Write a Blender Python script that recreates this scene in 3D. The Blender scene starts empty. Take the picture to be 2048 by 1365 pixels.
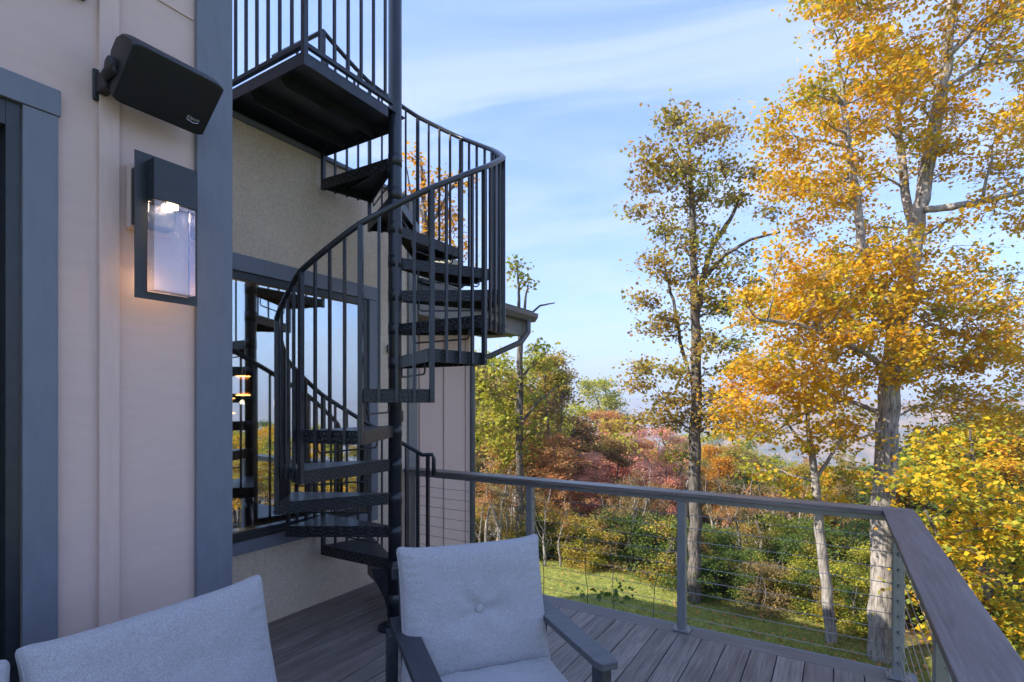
import bpy, math, random
import numpy as np
from mathutils import Vector, Matrix, noise as mnoise
PI = math.pi
R = math.radians
S = bpy.context.scene
C = S.collection
random.seed(7)

# ------------------------------------------------------------------ camera
RZ = R(31.49); FPX = 1058.0; EYE = 1.5
cr, sr = math.cos(RZ), math.sin(RZ)
cam_d = bpy.data.cameras.new('camera'); cam = bpy.data.objects.new('camera', cam_d); C.objects.link(cam)
cam.location = (0, 0, EYE); cam.rotation_euler = (R(90), 0, RZ)
cam_d.sensor_width = 36; cam_d.lens = FPX / 2048 * 36; cam_d.shift_y = 123.5 / 2048
cam_d.clip_start = 0.05; cam_d.clip_end = 30000
S.camera = cam

def at(x, y, d):
    """a point seen at photo position x, y, d metres ahead"""
    u = (x - 1024) / FPX
    return Vector((d * (u * cr - sr), d * (cr + u * sr), EYE - (y - 806) / FPX * d))

# ------------------------------------------------------------------ materials
def mat(name, base=(.5, .5, .5), rough=.6, metal=0, spec=.5):
    m = bpy.data.materials.new(name); m.use_nodes = True
    b = m.node_tree.nodes['Principled BSDF']
    b.inputs['Base Color'].default_value = (*base, 1)
    b.inputs['Roughness'].default_value = rough
    b.inputs['Metallic'].default_value = metal
    b.inputs['Specular IOR Level'].default_value = spec
    return m, m.node_tree, b

def nd(nt, kind, **kw):
    n = nt.nodes.new(kind)
    for k, v in kw.items():
        if k in n.inputs: n.inputs[k].default_value = v
        else: setattr(n, k, v)
    return n

def ramp(nt, stops, interp='LINEAR'):
    n = nt.nodes.new('ShaderNodeValToRGB'); n.color_ramp.interpolation = interp
    el = n.color_ramp.elements
    while len(el) < len(stops): el.new(.5)
    for e, (p, c) in zip(el, stops):
        e.position = p; e.color = (*c, 1) if len(c) == 3 else c
    return n

def noisy(name, c1, c2, scale=(8, 8, 8), rough=.6, bump=.2, dist=.004, detail=6, metal=0, lo=.35, hi=.65, spec=.5, rvar=0):
    m, nt, b = mat(name, c1, rough, metal, spec); L = nt.links
    tc = nd(nt, 'ShaderNodeTexCoord'); mp = nd(nt, 'ShaderNodeMapping'); mp.inputs['Scale'].default_value = scale
    no = nd(nt, 'ShaderNodeTexNoise', Scale=1.0, Detail=detail, Roughness=.6)
    L.new(tc.outputs['Object'], mp.inputs[0]); L.new(mp.outputs[0], no.inputs['Vector'])
    rp = ramp(nt, [(lo, c1), (hi, c2)]); L.new(no.outputs[0], rp.inputs[0]); L.new(rp.outputs[0], b.inputs['Base Color'])
    if rvar:
        mr = nd(nt, 'ShaderNodeMapRange'); mr.inputs['To Min'].default_value = rough - rvar; mr.inputs['To Max'].default_value = rough + rvar
        L.new(no.outputs[0], mr.inputs[0]); L.new(mr.outputs[0], b.inputs['Roughness'])
    if bump:
        bp = nd(nt, 'ShaderNodeBump', Strength=bump, Distance=dist)
        L.new(no.outputs[0], bp.inputs['Height']); L.new(bp.outputs[0], b.inputs['Normal'])
    return m

M = {}
M['siding'] = noisy('painted_siding', (.56, .42, .375), (.59, .445, .395), (8, 6, 30), .62, .1, .0006)
M['siding_trim'] = noisy('painted_batten', (.56, .42, .375), (.60, .45, .40), (50, 50, 9), .6, .2, .0008)
M['trim'] = noisy('charcoal_trim', (.135, .15, .185), (.155, .17, .21), (30, 30, 9), .5, .25, .001, rvar=.08)
M['frame'] = noisy('window_metal', (.018, .02, .024), (.026, .028, .033), (20, 20, 20), .35, 0)
M['sconce'] = noisy('bronze_black_metal', (.014, .018, .022), (.02, .025, .03), (60, 60, 60), .38, .1, .0005)
M['speaker'] = noisy('speaker_plastic', (.011, .011, .013), (.016, .016, .018), (200, 200, 200), .5, .2, .0004)
M['iron'] = noisy('black_painted_iron', (.012, .0145, .021), (.024, .028, .037), (14, 14, 14), .32, .25, .0008, rvar=.1)
M['rail_metal'] = noisy('grey_aluminium', (.24, .245, .25), (.29, .295, .30), (30, 30, 6), .36, .1, .0004, metal=.35)
M['cable'] = mat('steel_cable', (.32, .33, .34), .35, .9)[0]
M['chair_metal'] = noisy('charcoal_wood_frame', (.022, .025, .034), (.036, .04, .052), (40, 8, 8), .5, .3, .001)
M['gutter'] = noisy('gutter_metal', (.10, .10, .105), (.13, .13, .135), (12, 3, 12), .45, .1, .001)
M['soffit'] = mat('soffit_paint', (.16, .14, .12), .6)[0]
M['fascia'] = noisy('fascia_paint', (.17, .165, .16), (.2, .195, .19), (10, 2, 10), .6, .2, .001)
M['shingle'] = noisy('roof_shingle', (.05, .045, .045), (.11, .10, .095), (12, 12, 12), .85, .5, .006)
M['white'] = mat('logo_silver', (.75, .76, .78), .35, .6)[0]
M['brass'] = mat('pendant_brass', (.65, .32, .08), .35, .8)[0]
M['inside'] = noisy('interior_wall', (.30, .29, .22), (.36, .35, .27), (2, 2, 2), .8, 0)
M['room_floor'] = noisy('interior_floor', (.05, .035, .022), (.09, .06, .04), (12, 2, 2), .4, .1)
M['bark'] = None

def stucco():
    m, nt, b = mat('stucco', (.4, .36, .31), .85, 0, .25); L = nt.links
    tc = nd(nt, 'ShaderNodeTexCoord')
    a = nd(nt, 'ShaderNodeTexNoise', Scale=2.2, Detail=5.0); f = nd(nt, 'ShaderNodeTexNoise', Scale=85.0, Detail=4.0, Roughness=.75)
    L.new(tc.outputs['Object'], a.inputs['Vector']); L.new(tc.outputs['Object'], f.inputs['Vector'])
    r1 = ramp(nt, [(.3, (.58, .47, .36)), (.7, (.68, .565, .445))]); L.new(a.outputs[0], r1.inputs[0])
    r2 = ramp(nt, [(.38, (.80, .80, .80)), (.6, (1.08, 1.08, 1.08))]); L.new(f.outputs[0], r2.inputs[0])
    mx = nd(nt, 'ShaderNodeMix', data_type='RGBA', blend_type='MULTIPLY'); mx.inputs[0].default_value = 1
    L.new(r1.outputs[0], mx.inputs[6]); L.new(r2.outputs[0], mx.inputs[7]); L.new(mx.outputs[2], b.inputs['Base Color'])
    bp = nd(nt, 'ShaderNodeBump', Strength=.8, Distance=.004); L.new(f.outputs[0], bp.inputs['Height']); L.new(bp.outputs[0], b.inputs['Normal'])
    return m
M['stucco'] = stucco()

def wood(name, cols, along='Y', rough=.5, grain=1.0):
    m, nt, b = mat(name, cols[0], rough, 0, .4); L = nt.links
    tc = nd(nt, 'ShaderNodeTexCoord'); geo = nd(nt, 'ShaderNodeNewGeometry')
    mp = nd(nt, 'ShaderNodeMapping'); mp.inputs['Scale'].default_value = {'Y': (42, 2.2, 42), 'X': (2.2, 42, 42)}[along]
    ad = nd(nt, 'ShaderNodeVectorMath', operation='ADD'); sc = nd(nt, 'ShaderNodeVectorMath', operation='SCALE'); sc.inputs['Scale'].default_value = 37
    L.new(geo.outputs['Random Per Island'], sc.inputs[0]); L.new(tc.outputs['Object'], ad.inputs[0]); L.new(sc.outputs[0], ad.inputs[1])
    L.new(ad.outputs[0], mp.inputs[0])
    n1 = nd(nt, 'ShaderNodeTexNoise', Scale=1.0, Detail=8.0, Roughness=.65, Distortion=1.2 * grain); L.new(mp.outputs[0], n1.inputs['Vector'])
    n2 = nd(nt, 'ShaderNodeTexNoise', Scale=3.5, Detail=4.0); L.new(tc.outputs['Object'], n2.inputs['Vector'])
    r = ramp(nt, [(.28, cols[0]), (.5, cols[1]), (.75, cols[2])]); L.new(n1.outputs[0], r.inputs[0])
    hv = nd(nt, 'ShaderNodeHueSaturation')
    ma = nd(nt, 'ShaderNodeMath', operation='MULTIPLY_ADD'); ma.inputs[1].default_value = .38; ma.inputs[2].default_value = .78
    L.new(geo.outputs['Random Per Island'], ma.inputs[0]); L.new(ma.outputs[0], hv.inputs['Value']); L.new(r.outputs[0], hv.inputs['Color'])
    mx = nd(nt, 'ShaderNodeMix', data_type='RGBA', blend_type='MULTIPLY'); mx.inputs[0].default_value = .8
    r2 = ramp(nt, [(.3, (.72, .72, .74)), (.7, (1.12, 1.1, 1.1))]); L.new(n2.outputs[0], r2.inputs[0])
    L.new(hv.outputs[0], mx.inputs[6]); L.new(r2.outputs[0], mx.inputs[7]); L.new(mx.outputs[2], b.inputs['Base Color'])
    mr = nd(nt, 'ShaderNodeMapRange'); mr.inputs['To Min'].default_value = rough - .12; mr.inputs['To Max'].default_value = rough + .15
    L.new(n2.outputs[0], mr.inputs[0]); L.new(mr.outputs[0], b.inputs['Roughness'])
    bp = nd(nt, 'ShaderNodeBump', Strength=.5, Distance=.0025); L.new(n1.outputs[0], bp.inputs['Height']); L.new(bp.outputs[0], b.inputs['Normal'])
    return m
DK = [(.09, .075, .068), (.20, .17, .155), (.33, .285, .26)]
M['deck'] = wood('composite_board', DK, 'Y', .48)
M['deck_x'] = wood('composite_border', [(.11, .10, .10), (.17, .155, .15), (.23, .21, .20)], 'X', .48)
M['cap_x'] = wood('rail_cap_board_back', DK, 'X', .38)
M['cap_y'] = wood('rail_cap_board', [(.10, .082, .082), (.17, .14, .14), (.24, .20, .20)], 'Y', .46)
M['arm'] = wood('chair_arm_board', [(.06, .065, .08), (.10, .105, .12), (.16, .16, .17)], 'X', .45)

def fabric():
    m, nt, b = mat('heathered_fabric', (.3, .3, .33), .9, 0, .15); L = nt.links
    b.inputs['Sheen Weight'].default_value = .25
    tc = nd(nt, 'ShaderNodeTexCoord')
    f = nd(nt, 'ShaderNodeTexNoise', Scale=620.0, Detail=2.0, Roughness=.8); g = nd(nt, 'ShaderNodeTexNoise', Scale=260.0, Detail=2.0)
    L.new(tc.outputs['Object'], f.inputs['Vector']); L.new(tc.outputs['Object'], g.inputs['Vector'])
    ad = nd(nt, 'ShaderNodeMath', operation='ADD'); L.new(f.outputs[0], ad.inputs[0]); L.new(g.outputs[0], ad.inputs[1])
    hf = nd(nt, 'ShaderNodeMath', operation='MULTIPLY'); hf.inputs[1].default_value = .5; L.new(ad.outputs[0], hf.inputs[0])
    r = ramp(nt, [(.34, (.23, .23, .26)), (.5, (.335, .33, .36)), (.66, (.45, .44, .465))]); L.new(hf.outputs[0], r.inputs[0]); L.new(r.outputs[0], b.inputs['Base Color'])
    bp = nd(nt, 'ShaderNodeBump', Strength=.5, Distance=.0015); L.new(hf.outputs[0], bp.inputs['Height'])
    w = nd(nt, 'ShaderNodeTexNoise', Scale=11.0, Detail=4.0); L.new(tc.outputs['Object'], w.inputs['Vector'])
    b2 = nd(nt, 'ShaderNodeBump', Strength=.5, Distance=.02); L.new(w.outputs[0], b2.inputs['Height']); L.new(bp.outputs[0], b2.inputs['Normal'])
    L.new(b2.outputs[0], b.inputs['Normal'])
    return m
M['fabric'] = fabric()

def diamond():
    m, nt, b = mat('diamond_plate_iron', (.02, .022, .027), .36, .3); L = nt.links
    tc = nd(nt, 'ShaderNodeTexCoord'); hs = []
    for rot in (45, -45):
        mp = nd(nt, 'ShaderNodeMapping'); mp.inputs['Rotation'].default_value = (R(rot), R(rot * .6), R(rot)); mp.inputs['Scale'].default_value = (38, 110, 55)
        v = nd(nt, 'ShaderNodeTexVoronoi', Scale=1.0, Randomness=.15); L.new(tc.outputs['Object'], mp.inputs[0]); L.new(mp.outputs[0], v.inputs['Vector'])
        r = ramp(nt, [(.22, (1, 1, 1)), (.38, (0, 0, 0))]); L.new(v.outputs['Distance'], r.inputs[0]); hs.append(r)
    mx = nd(nt, 'ShaderNodeMath', operation='MAXIMUM'); L.new(hs[0].outputs[0], mx.inputs[0]); L.new(hs[1].outputs[0], mx.inputs[1])
    c = ramp(nt, [(0, (.016, .018, .022)), (1, (.075, .08, .09))]); L.new(mx.outputs[0], c.inputs[0]); L.new(c.outputs[0], b.inputs['Base Color'])
    bp = nd(nt, 'ShaderNodeBump', Strength=.9, Distance=.003); L.new(mx.outputs[0], bp.inputs['Height']); L.new(bp.outputs[0], b.inputs['Normal'])
    return m
M['tread'] = diamond()

def bark(name, c1, c2):
    m, nt, b = mat(name, c1, .9, 0, .2); L = nt.links
    tc = nd(nt, 'ShaderNodeTexCoord'); mp = nd(nt, 'ShaderNodeMapping'); mp.inputs['Scale'].default_value = (26, 26, 4.5)
    n = nd(nt, 'ShaderNodeTexNoise', Scale=1.0, Detail=7.0, Roughness=.7, Distortion=.6); L.new(tc.outputs['Object'], mp.inputs[0]); L.new(mp.outputs[0], n.inputs['Vector'])
    n2 = nd(nt, 'ShaderNodeTexNoise', Scale=3.0, Detail=4.0); L.new(tc.outputs['Object'], n2.inputs['Vector'])
    r = ramp(nt, [(.36, tuple(v * .35 for v in c1)), (.47, c1), (.66, c2)]); L.new(n.outputs[0], r.inputs[0])
    r2 = ramp(nt, [(.35, (.7, .7, .68)), (.65, (1.15, 1.15, 1.15))]); L.new(n2.outputs[0], r2.inputs[0])
    mx = nd(nt, 'ShaderNodeMix', data_type='RGBA', blend_type='MULTIPLY'); mx.inputs[0].default_value = 1
    L.new(r.outputs[0], mx.inputs[6]); L.new(r2.outputs[0], mx.inputs[7]); L.new(mx.outputs[2], b.inputs['Base Color'])
    bp = nd(nt, 'ShaderNodeBump', Strength=1.0, Distance=.02); L.new(n.outputs[0], bp.inputs['Height']); L.new(bp.outputs[0], b.inputs['Normal'])
    return m
M['bark_pale'] = bark('pale_grey_bark', (.30, .27, .25), (.50, .46, .42))
M['bark_dark'] = bark('dark_grey_bark', (.12, .105, .09), (.25, .22, .20))

def leafmat(name, cols, clump=1.1):
    m, nt, b = mat(name, cols[0], .62, 0, .25); L = nt.links
    geo = nd(nt, 'ShaderNodeNewGeometry'); tc = nd(nt, 'ShaderNodeTexCoord')
    n = nd(nt, 'ShaderNodeTexNoise', Scale=clump, Detail=3.0); L.new(tc.outputs['Object'], n.inputs['Vector'])
    mr = nd(nt, 'ShaderNodeMapRange'); mr.inputs['From Min'].default_value = .3; mr.inputs['From Max'].default_value = .7
    L.new(n.outputs[0], mr.inputs[0])
    mi = nd(nt, 'ShaderNodeMix', data_type='FLOAT'); mi.inputs[0].default_value = .42
    L.new(mr.outputs[0], mi.inputs[2]); L.new(geo.outputs['Random Per Island'], mi.inputs[3])
    r = ramp(nt, [((i + .35) / len(cols), c) for i, c in enumerate(cols)]); L.new(mi.outputs[0], r.inputs[0])
    L.new(r.outputs[0], b.inputs['Base Color'])
    tr = nd(nt, 'ShaderNodeBsdfTranslucent'); L.new(r.outputs[0], tr.inputs['Color'])
    ms = nd(nt, 'ShaderNodeMixShader'); ms.inputs[0].default_value = .5
    L.new(b.outputs[0], ms.inputs[1]); L.new(tr.outputs[0], ms.inputs[2])
    L.new(ms.outputs[0], nt.nodes['Material Output'].inputs['Surface'])
    return m
GOLD = leafmat('gold_leaves', [(.42, .34, .02), (.74, .48, .015), (.78, .53, .025), (.74, .34, .02), (.56, .50, .04), (.30, .36, .03)])
LEAF = {
 'gold': GOLD,
 'oak': leafmat('oak_leaves', [(0.166, 0.221, 0.041), (0.304, 0.331, 0.055), (0.497, 0.400, 0.055), (0.386, 0.206, 0.055), (0.552, 0.427, 0.068)], .9),
 'amber': leafmat('amber_leaves', [(.68, .26, .015), (.74, .36, .02), (.55, .36, .03), (.34, .36, .04)]),
 'oakbrown': leafmat('brown_oak_leaves', [(0.235, 0.118, 0.042), (0.336, 0.185, 0.067), (0.218, 0.168, 0.050), (0.403, 0.218, 0.084)]),
 'yellowgreen': leafmat('yellow_green_leaves', [(.12, .19, .03), (.34, .37, .04), (.58, .50, .05), (.19, .27, .04)]),
 'green': leafmat('green_leaves', [(0.047, 0.095, 0.019), (0.095, 0.162, 0.027), (0.162, 0.230, 0.041), (0.081, 0.121, 0.027)]),
 'rust': leafmat('rust_leaves', [(0.450, 0.162, 0.072), (0.648, 0.270, 0.108), (0.468, 0.288, 0.090), (0.756, 0.360, 0.180)]),
 'pink': leafmat('pinkish_red_leaves', [(0.731, 0.295, 0.227), (0.850, 0.434, 0.313), (0.626, 0.260, 0.157), (0.850, 0.574, 0.434)]),
 'orange': leafmat('orange_leaves', [(0.575, 0.230, 0.029), (0.690, 0.345, 0.034), (0.483, 0.276, 0.034)]),
 'brown': leafmat('brown_leaves', [(0.270, 0.180, 0.082), (0.396, 0.270, 0.108), (0.216, 0.198, 0.072), (0.504, 0.342, 0.144)]),
 'brightyellow': leafmat('bright_yellow_leaves', [(0.540, 0.504, 0.036), (0.660, 0.600, 0.048), (0.360, 0.432, 0.048)]),
}

# ------------------------------------------------------------------ mesh helpers
class MB:
    def __init__(s): s.v = []; s.f = []; s.sm = []
    def add(s, vs, fs, smooth=False):
        o = len(s.v); s.v += [tuple(v) for v in vs]; s.f += [tuple(i + o for i in f) for f in fs]; s.sm += [smooth] * len(fs)
    def box(s, lo, hi):
        x0, y0, z0 = lo; x1, y1, z1 = hi
        s.add([(x0, y0, z0), (x1, y0, z0), (x1, y1, z0), (x0, y1, z0), (x0, y0, z1), (x1, y0, z1), (x1, y1, z1), (x0, y1, z1)],
              [(0, 3, 2, 1), (4, 5, 6, 7), (0, 1, 5, 4), (1, 2, 6, 5), (2, 3, 7, 6), (3, 0, 4, 7)])
    def prism(s, pts, z0, z1):
        """vertical prism over an anticlockwise outline"""
        n = len(pts)
        s.add([(x, y, z0) for x, y in pts] + [(x, y, z1) for x, y in pts],
              [tuple(range(n - 1, -1, -1)), tuple(range(n, 2 * n))] + [(i, (i + 1) % n, n + (i + 1) % n, n + i) for i in range(n)])
    def tube(s, pts, rad, n=8, caps=True, smooth=True, square=False):
        pts = [Vector(p) for p in pts]
        if not hasattr(rad, '__len__'): rad = [rad] * len(pts)
        ref = None; rings = []
        for i, p in enumerate(pts):
            t = (pts[min(i + 1, len(pts) - 1)] - pts[max(i - 1, 0)])
            if t.length < 1e-9: t = Vector((0, 0, 1))
            t.normalize()
            if ref is None:
                ref = Vector((0, 0, 1)) if abs(t.z) < .9 else Vector((1, 0, 0))
            a = ref - t * ref.dot(t); a.normalize(); b = t.cross(a); ref = a
            off = PI / 4 if square else 0
            rings.append([p + (a * math.cos(off + 2 * PI * k / n) + b * math.sin(off + 2 * PI * k / n)) * rad[i] for k in range(n)])
        vs = [v for r in rings for v in r]
        fs = [(i * n + k, i * n + (k + 1) % n, (i + 1) * n + (k + 1) % n, (i + 1) * n + k) for i in range(len(pts) - 1) for k in range(n)]
        if caps: fs += [tuple(range(n - 1, -1, -1)), tuple((len(pts) - 1) * n + k for k in range(n))]
        s.add(vs, fs, smooth)
    def bar(s, a, b, w, h=None, up=(0, 0, 1)):
        """rectangular bar from a to b: w wide sideways, h along up"""
        h = h or w; a = Vector(a); b = Vector(b); t = (b - a).normalized(); u = Vector(up)
        if abs(t.dot(u)) > .95: u = Vector((0, 1, 0))
        sd = t.cross(u).normalized(); u = sd.cross(t).normalized()
        q = [(-1, -1), (1, -1), (1, 1), (-1, 1)]
        vs = [p + sd * (w / 2 * i) + u * (h / 2 * j) for p in (a, b) for i, j in q]
        s.add(vs, [(3, 2, 1, 0), (4, 5, 6, 7), (0, 1, 5, 4), (1, 2, 6, 5), (2, 3, 7, 6), (3, 0, 4, 7)])
    def build(s, name, m, parent=None, bevel=0, loc=None):
        me = bpy.data.meshes.new(name); me.from_pydata(s.v, [], s.f)
        me.polygons.foreach_set('use_smooth', s.sm); me.materials.append(m); me.update()
        o = bpy.data.objects.new(name, me); C.objects.link(o)
        if parent: o.parent = parent
        if loc: o.location = loc
        if bevel:
            b = o.modifiers.new('bevel', 'BEVEL'); b.width = bevel; b.segments = 2; b.limit_method = 'ANGLE'; b.angle_limit = R(40)
        return o

def tag(o, label=None, cat=None, group=None, kind=None):
    if label: o['label'] = label
    if cat: o['category'] = cat
    if group: o['group'] = group
    if kind: o['kind'] = kind
    return o
def thing(name, loc, label, cat, rz=0, group=None):
    o = bpy.data.objects.new(name, None); C.objects.link(o); o.location = loc; o.rotation_euler = (0, 0, rz)
    o.empty_display_size = .1
    return tag(o, label, cat, group)
def bx(name, lo, hi, m, parent, bevel=.002):
    b = MB(); b.box(lo, hi); return b.build(name, m, parent, bevel)

# ------------------------------------------------------------------ world, sun
SUN_AZ, SUN_EL = R(228), R(38)          # direction towards the sun, anticlockwise from +X
world = bpy.data.worlds.new('World'); S.world = world; world.use_nodes = True
nt = world.node_tree; L = nt.links; bg = nt.nodes['Background']
sky = nd(nt, 'ShaderNodeTexSky', sky_type='NISHITA'); sky.sun_disc = False
sky.sun_elevation = SUN_EL; sky.sun_rotation = PI / 2 - SUN_AZ
sky.air_density = 1.0; sky.dust_density = .35; sky.ozone_density = 3.0; sky.altitude = 400
tc = nd(nt, 'ShaderNodeTexCoord'); sep = nd(nt, 'ShaderNodeSeparateXYZ'); L.new(tc.outputs['Generated'], sep.inputs[0])
zz = nd(nt, 'ShaderNodeMath', operation='MAXIMUM'); L.new(sep.outputs[2], zz.inputs[0]); zz.inputs[1].default_value = 0.0
zp = nd(nt, 'ShaderNodeMath', operation='ADD'); L.new(zz.outputs[0], zp.inputs[0]); zp.inputs[1].default_value = .16
dv = nd(nt, 'ShaderNodeVectorMath', operation='DIVIDE'); cmb = nd(nt, 'ShaderNodeCombineXYZ')
for k in range(3): L.new(zp.outputs[0], cmb.inputs[k])
L.new(tc.outputs['Generated'], dv.inputs[0]); L.new(cmb.outputs[0], dv.inputs[1])
mp = nd(nt, 'ShaderNodeMapping'); mp.inputs['Scale'].default_value = (.75, 2.3, 0); mp.inputs['Location'].default_value = (5.3, 2.7, 0)
mr0 = nd(nt, 'ShaderNodeMapping'); mr0.inputs['Rotation'].default_value = (0, 0, R(-22)); L.new(dv.outputs[0], mr0.inputs[0]); L.new(mr0.outputs[0], mp.inputs[0])
cn = nd(nt, 'ShaderNodeTexNoise', Scale=1.0, Detail=9.0, Roughness=.6, Distortion=.9); L.new(mp.outputs[0], cn.inputs['Vector'])
crp = ramp(nt, [(.40, (0, 0, 0)), (.66, (1, 1, 1))], 'EASE'); L.new(cn.outputs[0], crp.inputs[0])
cf = nd(nt, 'ShaderNodeMath', operation='MULTIPLY'); cf.inputs[1].default_value = .46; L.new(crp.outputs[0], cf.inputs[0])
elr = ramp(nt, [(0.0, (.36, .47, .58)), (.12, (.38, .50, .64)), (.35, (.43, .54, .74)), (.58, (.62, .68, .88)), (.8, (1.15, 1.13, 1.15))]); L.new(sep.outputs[2], elr.inputs[0])
smx = nd(nt, 'ShaderNodeMix', data_type='RGBA', blend_type='MULTIPLY'); smx.inputs[0].default_value = 1; L.new(sky.outputs[0], smx.inputs[6]); L.new(elr.outputs[0], smx.inputs[7])
cm = nd(nt, 'ShaderNodeMix', data_type='RGBA'); L.new(cf.outputs[0], cm.inputs[0]); L.new(smx.outputs[2], cm.inputs[6]); cm.inputs[7].default_value = (1.95, 2.1, 2.35, 1)
L.new(cm.outputs[2], bg.inputs['Color']); bg.inputs['Strength'].default_value = .15
sd = bpy.data.lights.new('sun', 'SUN'); sun = bpy.data.objects.new('sun', sd); C.objects.link(sun)
sd.energy = 3.5; sd.angle = R(.53); sd.color = (1, .91, .78)
sdir = Vector((math.cos(SUN_AZ) * math.cos(SUN_EL), math.sin(SUN_AZ) * math.cos(SUN_EL), math.sin(SUN_EL)))
sun.rotation_euler = sdir.to_track_quat('Z', 'Y').to_euler(); sun.location = (-20, -10, 30)

# ------------------------------------------------------------------ house
H = thing('house', (-3.3, 2, 0), 'taupe board and batten house with stucco bay and charcoal window trim', 'house')
def hp(name, m, build, bevel=.002):
    b = MB(); build(b); o = b.build(name, m, None, bevel); o.parent = H; o.matrix_parent_inverse = Matrix.Translation((3.3, -2, 0)); return o
def hbox(name, lo, hi, m, bevel=.002): return hp(name, m, lambda b: b.box(lo, hi), bevel)
def sub(o, par):
    o.parent = par; return o
GZ = -2.6
# near wall block (X = -2.4 plane), door opening on its left part
W0 = -2.4
def near_wall(b):
    b.box((W0 - .25, .70, GZ), (W0, 1.385, 5.6))            # right of the door
    b.box((W0 - .25, -1.7, 2.53), (W0, .70, 5.6))           # over the door
    b.box((W0 - .25, -9.0, GZ), (W0, -1.7, 5.6))
    b.box((-12, -9.0, GZ), (W0 - .25, -8.75, 5.6))
    b.box((-12, 1.185, GZ), (W0 - .25, 1.385, 5.6))
    b.box((-12, -8.75, 5.35), (W0 - .25, 1.185, 5.6))
    b.box((W0 - .25, -1.7, GZ), (W0, .70, -.01))
hp('siding_wall', M['siding'], near_wall, 0)
for y0 in (.894, .478 + .02 - .42 * 6):
    hbox('batten', (W0, y0, 0), (W0 + .019, y0 + .066, 5.6), M['siding_trim'])
for k in range(3): hbox('batten', (W0, .478 + .02 - .42 * k - .07, 2.64), (W0 + .019, .478 - .42 * k + .016, 5.6), M['siding_trim'])
hbox('siding_joint', (W0, .962, 3.17), (W0 + .006, 1.245, 3.185), M['siding_trim'])
hbox('window_trim', (W0, -.6, 3.0), (W0 + .03, .852, 3.1), mat('brown_trim', (.09, .065, .05), .6)[0])
hbox('corner_trim', (W0, 1.25, -.0), (W0 + .026, 1.408, 5.6), M['trim'])
hbox('corner_trim', (W0 - .14, 1.385, 0), (W0, 1.408, 5.6), M['trim'])
# sliding door
hbox('door_casing', (W0, .671, .0), (W0 + .022, .768, 2.525), M['trim'])
hbox('door_casing', (W0, -1.8, 2.527), (W0 + .026, .775, 2.62), M['trim'])
hbox('door_casing', (W0, -1.8, .0), (W0 + .022, -1.70, 2.525), M['trim'])
dfr = hp('sliding_door', M['frame'], lambda b: [b.box((W0 - .12, .63, 0), (W0 + .008, .669, 2.525)), b.box((W0 - .12, -1.69, 2.44), (W0 + .008, .63, 2.525)),
     b.box((W0 - .09, .53, .02), (W0 - .03, .60, 2.44)), b.box((W0 - .09, -1.69, .0), (W0 - .03, .53, .1)), b.box((W0 - .12, -.56, .1), (W0 - .05, -.47, 2.44)),
     b.box((W0 - .10, .60, 0), (W0 - .06, .63, 2.44)), b.box((W0 - .09, .53, 2.36), (W0 - .03, .6, 2.44))])
def glass(name, tint=(.9, .95, 1), refl=.5, dark=.25):
    m = bpy.data.materials.new(name); m.use_nodes = True; n = m.node_tree; n.nodes.clear()
    out = n.nodes.new('ShaderNodeOutputMaterial'); g = n.nodes.new('ShaderNodeBsdfGlossy'); t = n.nodes.new('ShaderNodeBsdfTransparent'); mx = n.nodes.new('ShaderNodeMixShader')
    g.inputs['Color'].default_value = (*tint, 1); g.inputs['Roughness'].default_value = 0.0
    t.inputs['Color'].default_value = (dark, dark * 1.02, dark * .98, 1)
    fr = n.nodes.new('ShaderNodeFresnel'); fr.inputs[0].default_value = 1.5
    ma = n.nodes.new('ShaderNodeMath'); ma.operation = 'MULTIPLY_ADD'; ma.inputs[1].default_value = 1.0; ma.inputs[2].default_value = refl
    ma.use_clamp = True
    n.links.new(fr.outputs[0], ma.inputs[0]); n.links.new(ma.outputs[0], mx.inputs[0])
    n.links.new(t.outputs[0], mx.inputs[1]); n.links.new(g.outputs[0], mx.inputs[2]); n.links.new(mx.outputs[0], out.inputs[0])
    return m
GL = glass('coated_window_glass', (.92, .97, 1.0), .50, .75)
hbp = MB(); hbp.box((W0 - .066, -1.69, .1), (W0 - .058, .53, 2.44)); pn = hbp.build('pane', GL, dfr)

# stucco bay with the big window (X = -3.3)
W1 = -3.3; TOP = 3.33
WY0, WY1, WZ0, WZ1 = 1.55, 3.06, .66, 2.30      # glass
def bay(b):
    b.box((W1 - .2, 1.39, GZ), (W1, 3.668, .58)); b.box((W1 - .2, 1.39, 2.37), (W1, 3.668, TOP))
    b.box((W1 - .2, 1.39, .58), (W1, 1.45, 2.37)); b.box((W1 - .2, 3.10, .58), (W1, 3.668, 2.37))
    b.box((W1 - .55, 3.47, GZ), (W1 - .2, 3.668, TOP))
hp('stucco_wall', M['stucco'], bay, 0)
hbox('parapet_cap', (W1 - .22, 1.39, TOP + .002), (W1 + .03, 3.70, TOP + .03), M['trim'])
wt = hp('window', M['frame'], lambda b: [b.box((W1 - .12, 1.45, .58), (W1 + .006, WY0, 2.37)), b.box((W1 - .12, WY1, .58), (W1 + .006, 3.10, 2.37)),
      b.box((W1 - .12, WY0, .58), (W1 + .006, WY1, WZ0)), b.box((W1 - .12, WY0, WZ1), (W1 + .006, WY1, 2.37)),
      b.box((W1 + .0065, 1.46, .605), (W1 + .014, 3.09, .625))])
pb = MB(); pb.box((W1 - .03, WY0 + .002, WZ0 + .002), (W1 - .022, WY1 - .002, WZ1 - .002)); sub(pb.build('pane', GL, wt), wt)
hbox('window_trim', (W1, 1.36, 2.352), (W1 + .025, 3.215, 2.46), M['trim'])
hbox('window_trim', (W1, 3.105, .52), (W1 + .022, 3.20, 2.350), M['trim'])
hbox('window_sill', (W1, 1.36, .52), (W1 + .03, 3.103, .60), M['trim'])
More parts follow.
